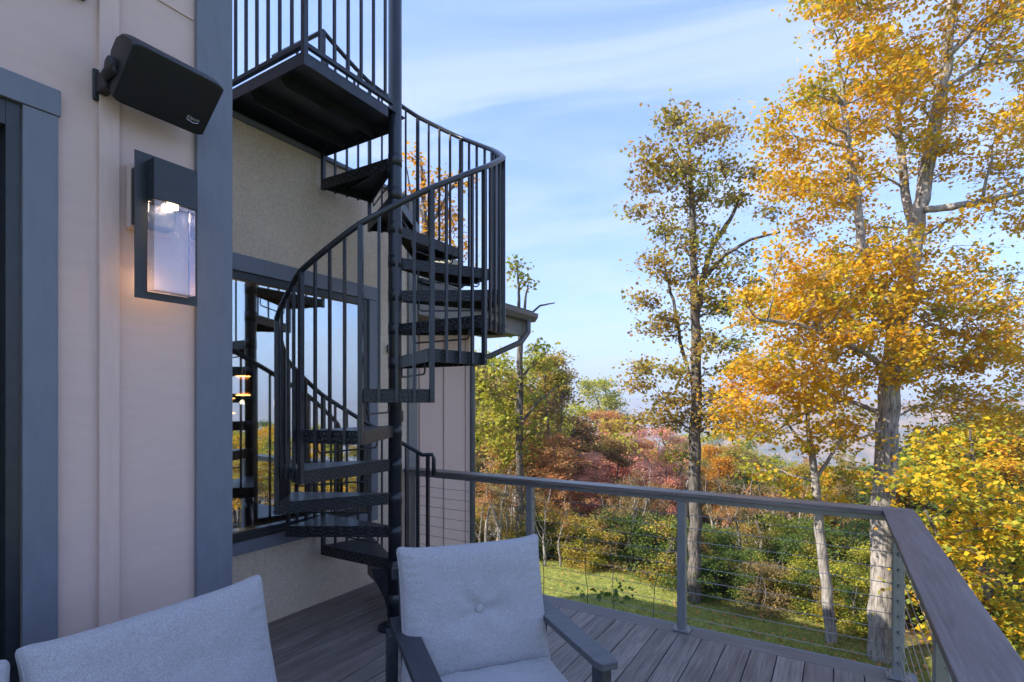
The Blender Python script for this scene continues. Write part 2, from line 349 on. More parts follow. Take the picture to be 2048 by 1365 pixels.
hbox('corner_trim', (W1, 3.575, 0), (W1 + .022, 3.69, TOP), M['fascia'])
hbox('corner_trim', (W1 - .45, 3.670, 0), (W1 - .0, 3.69, TOP), M['fascia'])
hbox('wall_light', (W1, 3.60 - .28, 1.93), (W1 + .05, 3.60 - .22, 2.0), M['sconce'], .008)
hbox('outlet_cover', (W1, 3.44, 1.33), (W1 + .03, 3.50, 1.43), M['frame'], .006)
# room behind the window
hp('room', M['inside'], lambda b: [b.box((-9.2, 1.40, -.05), (-9, 5.0, 3.2)), b.box((-9, 4.9, -.05), (-3.85, 5.1, 3.2)), b.box((-9, 1.386, -.05), (-3.52, 1.46, 3.2)), b.box((-9, 1.46, 3.0), (-3.5, 3.46, 3.2)), b.box((-9, 3.46, 2.75), (-3.86, 4.9, 2.9))], 0)
hp('room_floor', M['room_floor'], lambda b: [b.box((-9, 1.46, -.15), (-3.5, 3.46, -.04)), b.box((-9, 3.462, -.15), (-3.96, 4.9, -.04))], 0)
cm_, cnt, cb = mat('sheer_curtain', (.55, .56, .58), .9)
def curtain(b):
    n = 60; vs = []; 
    for i in range(n):
        y = 1.47 + .32 * i / (n - 1); x = -3.47 + .018 * math.sin(i * .9) - .01; vs += [(x, y, .05), (x, y, 2.4)]
    b.add(vs, [(2 * i, 2 * i + 2, 2 * i + 3, 2 * i + 1) for i in range(n - 1)], True)
hp('curtain', cm_, curtain, 0)
# lower siding wing beyond the bay (X = -3.75) with its roof
W2 = -3.75
hp('siding_wall', M['siding'], lambda b: [b.box((W2 - .2, 3.70, GZ), (W2, 5.19, 2.33)), b.box((-9, 4.99, GZ), (W2 - .2, 5.19, 2.5))], 0)
for k in range(4): hbox('batten', (W2, 3.83 + .407 * k, GZ), (W2 + .019, 3.88 + .407 * k, 2.32), M['siding_trim'])
hbox('corner_trim', (W2, 5.08, GZ), (W2 + .024, 5.215, 2.32), M['siding_trim'])
hbox('soffit', (W2 - .1, 3.70, 2.335), (-3.301, 5.695, 2.35), M['soffit'])
rf = hp('roof', M['shingle'], lambda b: b.add([(-3.22, 3.70, 2.60), (-3.22, 5.73, 2.60), (-7.5, 5.73, 3.30), (-7.5, 3.70, 3.30),
       (-3.22, 3.70, 2.64), (-3.22, 5.73, 2.64), (-7.5, 5.73, 3.34), (-7.5, 3.70, 3.34)],
       [(0, 1, 2, 3), (7, 6, 5, 4), (0, 4, 5, 1), (1, 5, 6, 2), (2, 6, 7, 3), (3, 7, 4, 0)]), 0)
hp('fascia', M['fascia'], lambda b: [b.box((-3.30, 3.70, 2.315), (-3.27, 5.698, 2.598)), b.add([(-3.27, 5.70, 2.315), (-3.27, 5.725, 2.315), (-3.27, 5.725, 2.60), (-3.27, 5.70, 2.60),
      (-7.5, 5.70, 3.0), (-7.5, 5.725, 3.0), (-7.5, 5.725, 3.29), (-7.5, 5.70, 3.29)], [(0, 1, 2, 3), (0, 4, 5, 1), (1, 5, 6, 2), (2, 6, 7, 3), (3, 7, 4, 0)])], .001)
def gutter(b):
    prof = [(-3.268, 2.50), (-3.268, 2.60), (-3.26, 2.60), (-3.255, 2.51), (-3.19, 2.51), (-3.155, 2.56), (-3.15, 2.60), (-3.14, 2.60), (-3.145, 2.552), (-3.185, 2.50)]
    n = len(prof)
    b.add([(x, 3.72, z) for x, z in prof] + [(x, 5.75, z) for x, z in prof], [(i, (i + 1) % n, n + (i + 1) % n, n + i) for i in range(n)] + [tuple(range(n)), tuple(range(2 * n - 1, n - 1, -1))])
gt = hp('gutter', M['gutter'], gutter, 0)
hp('downspout', M['gutter'], lambda b: b.tube([(-3.20, 5.60, 2.51), (-3.20, 5.60, 2.36), (-3.26, 5.54, 2.24), (-3.55, 5.28, 2.06), (-3.70, 5.16, 2.02), (-3.71, 5.15, 1.9), (-3.71, 5.15, GZ)], .034, 12), 0)

# ------------------------------------------------------------------ wall lamp
LP = thing('wall_lamp', (-2.4, 1.085, 1.9), 'black frame wall lamp with lit bulb and seeded glass box', 'wall lamp')
def part(b, name, m, root, bevel=.0015):
    """world-space mesh hung under its root"""
    o = b.build(name, m, root, bevel); o.matrix_parent_inverse = (Matrix.Translation(root.location) @ root.rotation_euler.to_matrix().to_4x4()).inverted(); return o
def pbox(name, lo, hi, m, root, bevel=.0015):
    b = MB(); b.box(lo, hi); return part(b, name, m, root, bevel)
pbox('mounting_block', (-2.399, .985, 2.19), (-2.36, 1.15, 2.44), M['siding_trim'], LP)
pbox('mounting_box', (-2.359, .99, 2.2), (-2.286, 1.12, 2.42), M['sconce'], LP)
b = MB(); X0, X1 = -2.285, -2.279
for lo, hi in (((X0, .969, 1.903), (X1, 1.012, 2.467)), ((X0, 1.166, 1.903), (X1, 1.2, 2.467)), ((X0, 1.012, 1.903), (X1, 1.166, 1.932)), ((X0, 1.012, 2.28), (X1, 1.166, 2.467))): b.box(lo, hi)
part(b, 'back_plate', M['sconce'], LP, 0)
b = MB(); b.box((X1 + .0005, 1.009, 2.284), (-2.2215, 1.170, 2.44)); part(b, 'lamp_housing', M['sconce'], LP)
gm = glass('seeded_glass', (.72, .72, .88), .14, .93); gnt = gm.node_tree
no = nd(gnt, 'ShaderNodeTexVoronoi', Scale=150.0); tcn = nd(gnt, 'ShaderNodeTexCoord'); gnt.links.new(tcn.outputs['Object'], no.inputs['Vector'])
rr = ramp(gnt, [(.08, (1, 1, 1)), (.2, (0, 0, 0))]); gnt.links.new(no.outputs['Distance'], rr.inputs[0])
bb = nd(gnt, 'ShaderNodeBump', Strength=.7, Distance=.003); gnt.links.new(rr.outputs[0], bb.inputs['Height'])
for n_ in gnt.nodes:
    if n_.type == 'BSDF_GLOSSY': n_.inputs['Roughness'].default_value = .10; gnt.links.new(bb.outputs[0], n_.inputs['Normal'])
b = MB(); b.box((X1 + .004, 1.0125, 1.934), (-2.2275, 1.1655, 2.283)); part(b, 'glass_shade', gm, LP, .002)
em = bpy.data.materials.new('lit_bulb'); em.use_nodes = True; eb = em.node_tree.nodes['Principled BSDF']
eb.inputs['Emission Color'].default_value = (1, .72, .38, 1); eb.inputs['Emission Strength'].default_value = 12
b = MB(); b.tube([(-2.252, 1.09, 2.2835), (-2.252, 1.09, 2.272)], .019, 16); part(b, 'bulb', em, LP, 0)
ld = bpy.data.lights.new('lamp_light', 'SPOT'); lo = bpy.data.objects.new('lamp_light', ld); C.objects.link(lo); lo.location = (-2.252, 1.09, 2.27)
ld.energy = 1.2; ld.color = (1, .62, .32); ld.shadow_soft_size = .015; ld.spot_size = R(115); ld.spot_blend = .8
lo.parent = LP; lo.matrix_parent_inverse = Matrix.Translation(LP.location).inverted()
ld2 = bpy.data.lights.new('lamp_back_light', 'POINT'); lo2 = bpy.data.objects.new('lamp_back_light', ld2); C.objects.link(lo2); lo2.location = (-2.34, 1.07, 1.99)
ld2.energy = .08; ld2.color = (1, .6, .3); ld2.shadow_soft_size = .03
lo2.parent = LP; lo2.matrix_parent_inverse = Matrix.Translation(LP.location).inverted()

# ------------------------------------------------------------------ speaker
SP = thing('wall_speaker', (-2.4, 1.05, 2.72), 'black outdoor speaker tilted down on the siding above the lamp', 'speaker')
# cross-section in X,Z: face from (-2.12,2.77) to (-2.28,2.63)
dn = Vector((-.16, 0, -.14)).normalized(); ou = Vector((.14, 0, -.16)).normalized(); ctr = Vector((-2.20, 1.06, 2.70))
def spk(b, prof, y0, y1, inset):
    """loft of a (down, out) profile along Y with rounded tapering ends"""
    st = [(y0, inset), (y0 + .012, inset * .35), (y0 + .03, 0), (y1 - .03, 0), (y1 - .012, inset * .35), (y1, inset)]
    n = len(prof); vs = []
    for y, ins in st:
        for p, q in prof:
            k = 1 - ins
            c = ctr + dn * (p * k) + ou * (q * (1 - ins * .5)); vs.append((c.x, y, c.z))
    fs = [(i * n + k, (i + 1) * n + k, (i + 1) * n + (k + 1) % n, i * n + (k + 1) % n) for i in range(len(st) - 1) for k in range(n)]
    fs += [tuple(range(n)), tuple(range(len(st) * n - 1, (len(st) - 1) * n - 1, -1))]
    b.add(vs, fs, True)
prof = []
hh = .116
for i in range(7): a = PI / 2 * i / 6; prof.append((-hh + .0 + .03 * (1 - math.sin(a)) * 0, -.004 - .001 * i))
prof = [(-hh, 0), (hh, 0), (hh + .002, -.02), (hh - .012, -.06), (hh - .04, -.10), (hh - .08, -.13), (-.0, -.15), (-hh + .055, -.145), (-hh + .02, -.11), (-hh + .003, -.05), (-hh - .002, -.02)]
b = MB(); spk(b, prof, .895, 1.222, .10); cab = part(b, 'cabinet', M['speaker'], SP, .002)
gr_m, gnt, gb = mat('speaker_grille', (.012, .012, .014), .55); vo = nd(gnt, 'ShaderNodeTexVoronoi', Scale=420.0); tcn = nd(gnt, 'ShaderNodeTexCoord'); gnt.links.new(tcn.outputs['Object'], vo.inputs['Vector'])
bb = nd(gnt, 'ShaderNodeBump', Strength=.5, Distance=.001); gnt.links.new(vo.outputs['Distance'], bb.inputs['Height']); gnt.links.new(bb.outputs[0], gb.inputs['Normal'])
b = MB(); pts = []
ny = 24
for i in range(ny + 1):
    y = .905 + .307 * i / ny; e = (2 * i / ny - 1); w = (hh - .006) * (1 - .10 * abs(e) ** 5); bow = .011 * (1 - e * e) + .001
    for j in range(7):
        t = 2 * j / 6 - 1; c = ctr + dn * (w * t) + ou * (bow * (1 - .5 * t * t) + .001); pts.append((c.x, y, c.z))
b.add(pts, [(i * 7 + j, i * 7 + j + 1, (i + 1) * 7 + j + 1, (i + 1) * 7 + j) for i in range(ny) for j in range(6)], True)
part(b, 'grille', gr_m, SP, 0)
b = MB(); b.box((-2.399, .875, 2.645), (-2.385, .925, 2.765)); b.box((-2.386, .882, 2.67), (-2.31, .918, 2.74)); b.tube([(-2.31, .888, 2.71), (-2.27, .884, 2.715), (-2.24, .900, 2.72)], .02, 10)
part(b, 'bracket', M['speaker'], SP, .006)
b = MB(); b.tube([(-2.262, .872, 2.735), (-2.262, .900, 2.735)], .030, 20); part(b, 'knob', M['speaker'], SP, .003)
tx = bpy.data.curves.new('logo', 'FONT'); tx.body = 'Klipsch'; tx.size = .017; tx.extrude = .0006; tx.align_x = 'CENTER'; tx.shear = .2
to = bpy.data.objects.new('logo_text_source', tx); C.objects.link(to)
bpy.context.view_layer.update()
me = bpy.data.meshes.new_from_object(to.evaluated_get(bpy.context.evaluated_depsgraph_get())); bpy.data.objects.remove(to)
me.materials.clear(); me.materials.append(M['white'])
lg = bpy.data.objects.new('logo', me); C.objects.link(lg)
cpos = ctr + dn * .058 + ou * .0125; cpos.y = 1.158
mt = Matrix(((0, -dn.x, ou.x, cpos.x), (1, 0, 0, cpos.y), (0, -dn.z, ou.z, cpos.z), (0, 0, 0, 1)))
mt = mt.copy(); lg.parent = SP; lg.matrix_parent_inverse = Matrix.Translation(SP.location).inverted(); lg.matrix_basis = mt
b = MB(); u0 = cpos + dn * .005; b.bar((u0.x, 1.136, u0.z), (u0.x + dn.x * .006, 1.165, u0.z + dn.z * .006), .0015, .0012); b.bar((u0.x + dn.x * .006, 1.165, u0.z + dn.z * .006), (u0.x, 1.182, u0.z), .0015, .0012)
part(b, 'logo_swoosh', M['white'], SP, 0)

# ------------------------------------------------------------------ deck
deck = MB(); y_end = 3.50
x = -3.298 + .0; w = .1375; g = .0055
k = 0
while x < .33:
    deck.box((x, -4.0, -.025), (min(x + w, .345), y_end, 0)); x += w + g
    k += 1
do = deck.build('deck', M['deck'], None, .002); tag(do, kind='structure')
b = MB(); b.box((-3.4, y_end + .005, -.027), (.35, 3.645, -.002)); bo = b.build('deck_border', M['deck_x'], None, .003); tag(bo, kind='structure')
b = MB(); b.box((-3.74, 3.648, -.30), (.35, 3.67, -.004)); b.box((.35, -4, -.3), (.372, 3.67, -.004))
for xx in (-3.1, -2.0, -.85, .2):
    b.box((xx, 3.46, GZ - .3), (xx + .14, 3.60, -.31))
b.box((-3.3, -4, -.31), (.34, 3.64, -.035)); fo = b.build('deck_framing', M['trim'], None, 0); tag(fo, kind='structure')

# ------------------------------------------------------------------ deck railing
RL = thing('deck_railing', (.29, 3.57, 0), 'grey metal cable railing with flat board cap round the deck corner', 'railing')
RY, RX = 3.57, .29
b = MB(); b.box((-3.275, 3.50, .887), (-.888, 3.64, .915)); part(b, 'cap_board', M['cap_x'], RL, .004)
b = MB(); b.box((-.886, 3.50, .887), (.216, 3.64, .9155)); part(b, 'cap_board', M['cap_x'], RL, .004)
b = MB(); b.add([(.218, -4, .887), (.363, -4, .887), (.363, 3.64, .887), (.218, 3.50, .887), (.218, -4, .915), (.363, -4, .915), (.363, 3.64, .915), (.218, 3.50, .915)],
   [(0, 3, 2, 1), (4, 5, 6, 7), (0, 1, 5, 4), (1, 2, 6, 5), (2, 3, 7, 6), (3, 0, 4, 7)])
b.add([(.2165, 3.5025, .8872), (.3605, 3.64, .8872), (.2165, 3.64, .8872), (.2165, 3.5025, .9148), (.3605, 3.64, .9148), (.2165, 3.64, .9148)], [(0, 2, 1), (3, 4, 5), (0, 1, 4, 3), (1, 2, 5, 4), (2, 0, 3, 5)])
part(b, 'cap_board', M['cap_y'], RL, .003)
pbox('top_rail', (-3.27, 3.545, .852), (.262, 3.595, .886), M['rail_metal'], RL)
pbox('top_rail', (.265, -4, .852), (.315, 3.54, .886), M['rail_metal'], RL)
PX = [-3.20, -2.02, -.868, .29]
def post(px, py):
    b = MB(); b.box((px - .027, py - .027, .004), (px + .027, py + .027, .851)); o = part(b, 'post', M['rail_metal'], RL, .004)
    b = MB(); b.box((px - .055, py - .05, .001), (px + .055, py + .05, .010))
    for i in (-1, 1):
        for j in (-1, 1): b.tube([(px + i * .044, py + j * .039, .01), (px + i * .044, py + j * .039, .018)], .006, 6)
    part(b, 'base_plate', M['rail_metal'], RL, .001)
for px in PX: post(px, RY)
for py in (2.13, .85, -.5): post(RX, py)
zs = [.085 + .0845 * i for i in range(9)]
for z in zs:
    b = MB(); b.tube([(PX[0], RY, z), (PX[1], RY, z + .001), (PX[2], RY, z), (RX - .03, RY, z)], .0019, 6)
    for px in PX[1:]:
        b.tube([(px - .036, RY, z), (px - .026, RY, z)], .005, 6)
        b.tube([(px + .026, RY, z), (px + .036, RY, z)], .005, 6)
    part(b, 'cable', M['cable'], RL, 0)
    b = MB(); b.tube([(RX, RY - .028, z), (RX, 2.13, z), (RX, .85, z), (RX, -4, z)], .0019, 6); b.tube([(RX, RY - .028, z), (RX, RY - .038, z)], .005, 6); part(b, 'cable', M['cable'], RL, 0)
    b = MB(); b.tube([(RX - .0275, RY - .0, z + .03), (RX - .029, RY, z + .03)], .0065, 8); part(b, 'bolt_cap', M['frame'], RL, 0)
    b = MB(); b.tube([(RX, RY - .0275, z), (RX, RY - .03, z)], .008, 8); part(b, 'cable_fitting', M['frame'], RL, 0)
LB = thing('rail_light', (.345, 3.05, .60), 'small black box light on the outer side of the deck railing', 'light')
b = MB(); b.box((.345, 3.0, .545), (.40, 3.09, .64)); b.box((.316, 3.02, .60), (.345, 3.07, .62)); part(b, 'light_box', M['speaker'], LB, .006)
b = MB(); b.tube([(.3725, 3.045, .546), (.3725, 3.045, .535)], .018, 12); part(b, 'lens', M['frame'], LB, 0)

# ------------------------------------------------------------------ spiral stair
PCX, PCY = -2.512, 2.605; RIS = .2248; TH = .0745; RP = .725
ST = thing('spiral_stair', (PCX, PCY, 0), 'black iron spiral staircase with diamond plate treads rising to the roof deck', 'staircase')
def sp(phi, r, z):
    """phi: degrees in plan, 0 = towards the camera, growing anticlockwise seen from above"""
    a = R(phi); la, dp = r * math.sin(a), -r * math.cos(a)
    return Vector((PCX + la * cr - dp * sr, PCY + la * sr + dp * cr, z))
def spart(b, name, m=None, par=None, bevel=.0015):
    o = b.build(name, m or M['iron'], None, bevel)
    o.parent = par or ST
    o.matrix_parent_inverse = Matrix.Translation((-PCX, -PCY, 0)) if not par else Matrix.Identity(4)
    return o
b = MB(); b.tube([(PCX, PCY, .012), (PCX, PCY, 4.45)], .0445, 28); b.tube([(PCX, PCY, 4.45), (PCX, PCY, 4.48)], [.05, .03], 28)
spart(b, 'center_pole', M['iron'], None, 0)
b = MB(); b.tube([(PCX, PCY, .001), (PCX, PCY, .014)], .11, 24, smooth=False); b.tube([(PCX, PCY, .014), (PCX, PCY, .05)], [.065, .05], 24)
for k in range(4):
    a = k * PI / 2 + .4; b.tube([(PCX + .088 * math.cos(a), PCY + .088 * math.sin(a), .014), (PCX + .088 * math.cos(a), PCY + .088 * math.sin(a), .024)], .01, 6)
spart(b, 'base_flange')
PH0 = -1.8
def boundary(k): return PH0 + 30 * k
def tread(k):
    zb = EYE + (k - 6) * RIS; a0, a1 = boundary(k - 6) - 1.2, boundary(k - 5) + 1.2; zt = zb + TH; r0, r1 = .05, RP - .012
    b = MB()
    P = [sp(a0 - 3, r0, 0), sp(a0, r1, 0), sp(a1, r1, 0), sp(a1 + 3, r0, 0)]
    b.prism([(p.x, p.y) for p in P], zt - .006, zt)
    cen = (P[0] + P[1] + P[2] + P[3]) / 4
    for i, j in ((0, 1), (1, 2), (2, 3)):
        A, B = P[i], P[j]; dr = (B - A).normalized(); nrm = Vector((-dr.y, dr.x, 0)); 
        if nrm.dot(cen - A) < 0: nrm = -nrm
        A2, B2 = A + nrm * .005, B + nrm * .005
        q = [A, B, B2, A2]
        if (B - A).cross(A2 - A).z < 0: q = q[::-1]
        b.prism([(p.x, p.y) for p in q], zb, zt - .006)
    o = spart(b, 'tread', M['tread'], None, .0015)
    # collar round the pole
    b = MB(); b.tube([(PCX, PCY, zb - .0), (PCX, PCY, zt + .004)], .0465, 24); c = b.build('collar', M['iron'], o, 0)
    # rod hanging under the front edge, and two flat stiffeners below
    b = MB(); f = a0 + 1.0
    pts = [sp(f, .16, zb + .03), sp(f, .16, zb - .045), sp(f, .175, zb - .062), sp(f, .60, zb - .062), sp(f, .615, zb - .045), sp(f, .615, zb + .03)]
    b.tube(pts, .0055, 8); b.build('riser_bar', M['iron'], o, 0)
    b = MB(); A = sp((a0 + a1) / 2, .06, zt - .02); B = sp((a0 + a1) / 2, r1 - .02, zt - .02); b.bar(A, B, .005, .026); b.build('stiffener', M['iron'], o, 0)
    return o
for k in range(1 - 1, 14): tread(k)
def hz(phi): return 2.452 + RIS * ((phi - PH0) / 30)      # handrail centre height
for k in range(-6, 9):
    phi = boundary(k); zb = EYE + (k - 1) * RIS if k > -6 else 0.0
    A, B = sp(phi, RP, zb), sp(phi, RP, hz(phi) - .008); b = MB()
    rd = (sp(phi, 1, 0) - sp(phi, 0, 0)).normalized(); b.bar(A, B, .026, .026, up=(rd.x, rd.y, 0))
    for dz in (.018, .055): q0 = A + rd * .013 + Vector((0, 0, dz)); b.tube([q0, q0 + rd * .006], .0065, 6, smooth=False)
    spart(b, 'post')
for k in range(-6, 8):
    for j in (1, 2, 3):
        phi = boundary(k) + 7.5 * j; zb = EYE + k * RIS; 
        # the outer tread edge is a chord between the two posts
        ch = RP * math.cos(R(15)) / math.cos(R(7.5 * j - 15))
        b = MB(); A, B = sp(phi, ch + .004, zb), sp(phi, RP * .995 if j != 2 else RP * .985, hz(phi) - .008)
        A = sp(phi, ch + .004, zb); Mz = sp(phi, ch + .004, zb + TH + .02); 
        rd = (sp(phi, 1, 0) - sp(phi, 0, 0)).normalized(); b.bar(A, Vector((A.x, A.y, hz(phi) - .004)), .0155, .0155, up=(rd.x, rd.y, 0)); spart(b, 'baluster')
pts = []; n = 130
for i in range(n + 1):
    phi = boundary(-6) - 3 + (boundary(8) - boundary(-6) + 3) * i / n
    t = ((phi - PH0) % 30) / 30; ch = RP * (1 - .020 * math.sin(PI * t))
    pts.append(sp(phi, ch, hz(phi)))
st0 = sp(boundary(-6) - 9, RP, 1.09); pts = [sp(boundary(-6) - 10.5, RP, .915), sp(boundary(-6) - 10.5, RP, 1.05), sp(boundary(-6) - 9.5, RP, 1.085)] + pts
e = sp(boundary(8), RP, hz(boundary(8))); pts += [Vector((e.x - .05, e.y + .01, e.z + .012)), Vector((e.x - .6, e.y, e.z + .015))]
b = MB(); b.tube(pts, .0165, 10); spart(b, 'handrail', None, None, 0)
b = MB(); q = boundary(-6) - 6.5; A = sp(q, RP, .0); b.bar(A, sp(q, RP, 1.075), .024, .024, up=(0, 1, 0)); spart(b, 'newel_post')
b = MB(); A = sp(boundary(8), RP, 4.2); b.bar((A.x - .3, A.y, 3.36), (A.x - .3, A.y, 4.25), .016); spart(b, 'baluster')
# curved gusset under the lowest visible tread
b = MB(); phg = -100; prof = [(.045, .385), (.165, .385), (.150, .33), (.115, .265), (.080, .20), (.058, .13), (.050, .05), (.045, .05)]
side = (sp(phg + 90, 1, 0) - sp(phg + 90, 0, 0)).normalized() * .006
vs = [sp(phg, r, z) - side for r, z in prof] + [sp(phg, r, z) + side for r, z in prof]; n = len(prof)
b.add(vs, [tuple(range(n)), tuple(range(2 * n - 1, n - 1, -1))] + [(i, n + i, n + (i + 1) % n, (i + 1) % n) for i in range(n)]); spart(b, 'gusset')
# landing
LX0, LX1, LY0, LY1, LZ = -3.36, -2.475, 1.868, 2.665, 3.352
b = MB(); b.box((LX0, LY0, LZ + .062), (LX1, LY1, LZ + .07))
b.box((LX1 - .006, LY0, LZ), (LX1, LY1 - .16, LZ + .0615)); b.box((LX0, LY0, LZ), (LX1 - .0065, LY0 + .006, LZ + .0615)); b.box((LX0, LY1 - .006, LZ), (LX1 - .09, LY1, LZ + .0615))
b.box((LX0, LY0 + .0065, LZ), (LX0 + .006, LY1 - .0065, LZ + .0615))
ld_ = spart(b, 'landing', M['iron'])
for xx in (LX1 - .26, LX1 - .56):
    b = MB(); b.add([(xx - .003, LY0 + .04, LZ + .06), (xx - .003, LY0 + .04, LZ + .02), (xx - .003, LY0 + .075, LZ - .012), (xx - .003, LY1 - .04, LZ - .012), (xx - .003, LY1 - .02, LZ + .06),
       (xx + .003, LY0 + .04, LZ + .06), (xx + .003, LY0 + .04, LZ + .02), (xx + .003, LY0 + .075, LZ - .012), (xx + .003, LY1 - .04, LZ - .012), (xx + .003, LY1 - .02, LZ + .06)],
       [(0, 1, 2, 3, 4), (9, 8, 7, 6, 5)] + [(i, 5 + i, 5 + (i + 1) % 5, (i + 1) % 5) for i in range(5)])
    b.build('rib', M['iron'], ld_, 0)
RT = 4.34
b = MB(); b.box((LX1 - .026, LY0, LZ + .105), (LX1, PCY - .05, LZ + .13)); b.box((LX0 - .3, LY0, LZ + .105), (LX1 - .0265, LY0 + .026, LZ + .13)); spart(b, 'bottom_rail')
b = MB(); b.tube([(LX1 - .013, PCY - .05, RT), (LX1 - .013, LY0 + .013, RT), (LX0 - .3, LY0 + .013, RT)], .0175, 10); spart(b, 'landing_handrail', None, None, 0)
b = MB(); b.box((LX1 - .028, LY0 - .001, LZ - .004), (LX1 + .001, LY0 + .028, RT - .01)); spart(b, 'post')
for k in range(6):
    yy = LY0 + .115 + .1015 * k; b = MB(); b.box((LX1 - .021, yy - .008, LZ + .131), (LX1 - .005, yy + .008, RT - .012)); spart(b, 'baluster')
for k in range(9):
    xx = LX1 - .122 - .1085 * k; b = MB(); b.box((xx - .008, LY0 + .005, LZ + .131), (xx + .008, LY0 + .021, RT - .012)); spart(b, 'baluster')
for k in range(3):
    b = MB(); b.box((LX1 - .02, LY0 + .16 + .2 * k, LZ + .0705), (LX1 - .008, LY0 + .172 + .2 * k, LZ + .1045)); spart(b, 'spacer')

# ------------------------------------------------------------------ cushions
def smoothstep(t): t = max(0, min(1, t)); return t * t * (3 - 2 * t)
def cushion(name, W, Hh, T, parent, mtx, seed=0, button=None, ear=.02, sag=.0, nu=64, nv=60, taper=0):
    """pillow in its own x (width), z (height), y (thickness) axes; -y is the front"""
    rng = random.Random(seed); vs = []; fs = []
    def pt(u, v, side):
        ax, az = abs(u), abs(v)
        x = u * W / 2 * (1 + taper * -v); z = v * Hh / 2
        x *= 1 - .018 * (1 - az ** 2) ; z *= 1 - .022 * (1 - ax ** 2)
        cor = (ax * az) ** 8; x += math.copysign(ear * cor, u) * .6; z += math.copysign(ear * cor, v)
        # round the corners a little
        rr = max(0, ax - .9) / .1; ss = max(0, az - .9) / .1
        if rr > 0 and ss > 0: f = rr * ss; x -= math.copysign(.010 * f * f, u); z -= math.copysign(.010 * f * f, v)
        e = max(0, (1 - ax ** 5)) * max(0, (1 - az ** 5))
        th = T / 2 * (.20 + .80 * e ** .42)
        w = mnoise.noise(Vector((u * 1.3 + seed, v * 1.3, side))) * .008 + mnoise.noise(Vector((u * 4 + seed, v * 3.3, side + 3))) * .006
        ed = max(ax, az); pk = max(0, (ed - .72) / .28)
        w += .004 * pk * math.sin((u if az > ax else v) * 46 + seed + 3 * mnoise.noise(Vector((u * 3, v * 3, seed)))) * (1 - pk) * 4 * .6
        th += w * e ** .3
        if button and side < 0:
            du, dv = (u - button[0]) * W / 2, (v - button[1]) * Hh / 2; d = math.hypot(du, dv); an = math.atan2(dv, du)
            an_k = 1 - math.exp(-(d / .035) ** 2)
            th -= .014 * math.exp(-(d / .028) ** 2) + .012 * math.exp(-(d / .10) ** 2) * (1 + .7 * an_k * math.cos(5 * an + .6)) + .007 * an_k * math.exp(-(d / .17) ** 2) * math.cos(2 * an)
        if sag: z += -sag * math.cos(u * PI / 2) * (v > 0) * v
        return (x, side * th, z)
    for side in (-1, 1):
        for i in range(nu + 1):
            for j in range(nv + 1):
                u = math.sin(PI / 2 * (2 * i / nu - 1)) * .6 + (2 * i / nu - 1) * .4; v = math.sin(PI / 2 * (2 * j / nv - 1)) * .6 + (2 * j / nv - 1) * .4
                vs.append(pt(u, v, side))
    N = (nu + 1) * (nv + 1); idx = lambda s, i, j: s * N + i * (nv + 1) + j
    for i in range(nu):
        for j in range(nv):
            fs.append((idx(0, i, j), idx(0, i + 1, j), idx(0, i + 1, j + 1), idx(0, i, j + 1)))
            fs.append((idx(1, i, j), idx(1, i, j + 1), idx(1, i + 1, j + 1), idx(1, i + 1, j)))
    ring = [(i, 0) for i in range(nu)] + [(nu, j) for j in range(nv)] + [(i, nv) for i in range(nu, 0, -1)] + [(0, j) for j in range(nv, 0, -1)]
    for a in range(len(ring)):
        p, q = ring[a], ring[(a + 1) % len(ring)]
        fs.append((idx(0, *p), idx(1, *p), idx(1, *q), idx(0, *q)))
    b = MB(); b.add(vs, fs, True); o = b.build(name, M['fabric'], parent, 0); o.matrix_parent_inverse = Matrix.Identity(4); o.matrix_basis = mtx
    # piping round the front seam
    b = MB(); rp = [Vector(vs[idx(0, *p)]) for p in ring]; rp.append(rp[0]); b.tube(rp, .0035, 6, caps=False); b.build('piping', M['fabric'], o, 0)
    if button:
        b = MB(); c = Vector(pt(button[0], button[1], -1)); prof = [(0.0, -.013), (.011, -.0125), (.0165, -.010), (.0185, -.005), (.017, -.001), (.012, .006)]
        vv = [c + Vector((0, prof[0][1], 0))]; ff = []
        m_ = 20
        for r_, y_ in prof[1:]:
            for k in range(m_): vv.append(c + Vector((r_ * math.cos(2 * PI * k / m_), y_, r_ * math.sin(2 * PI * k / m_))))
        for k in range(m_): ff.append((0, 1 + k, 1 + (k + 1) % m_))
        for a in range(len(prof) - 2):
            for k in range(m_): ff.append((1 + a * m_ + k, 1 + (a + 1) * m_ + k, 1 + (a + 1) * m_ + (k + 1) % m_, 1 + a * m_ + (k + 1) % m_))
        b.add(vv, ff, True); b.build('button', M['fabric'], o, 0)
    return o
def mtx(loc, rz, rx=0): return Matrix.Translation(loc) @ Matrix.Rotation(rz, 4, 'Z') @ Matrix.Rotation(rx, 4, 'X')

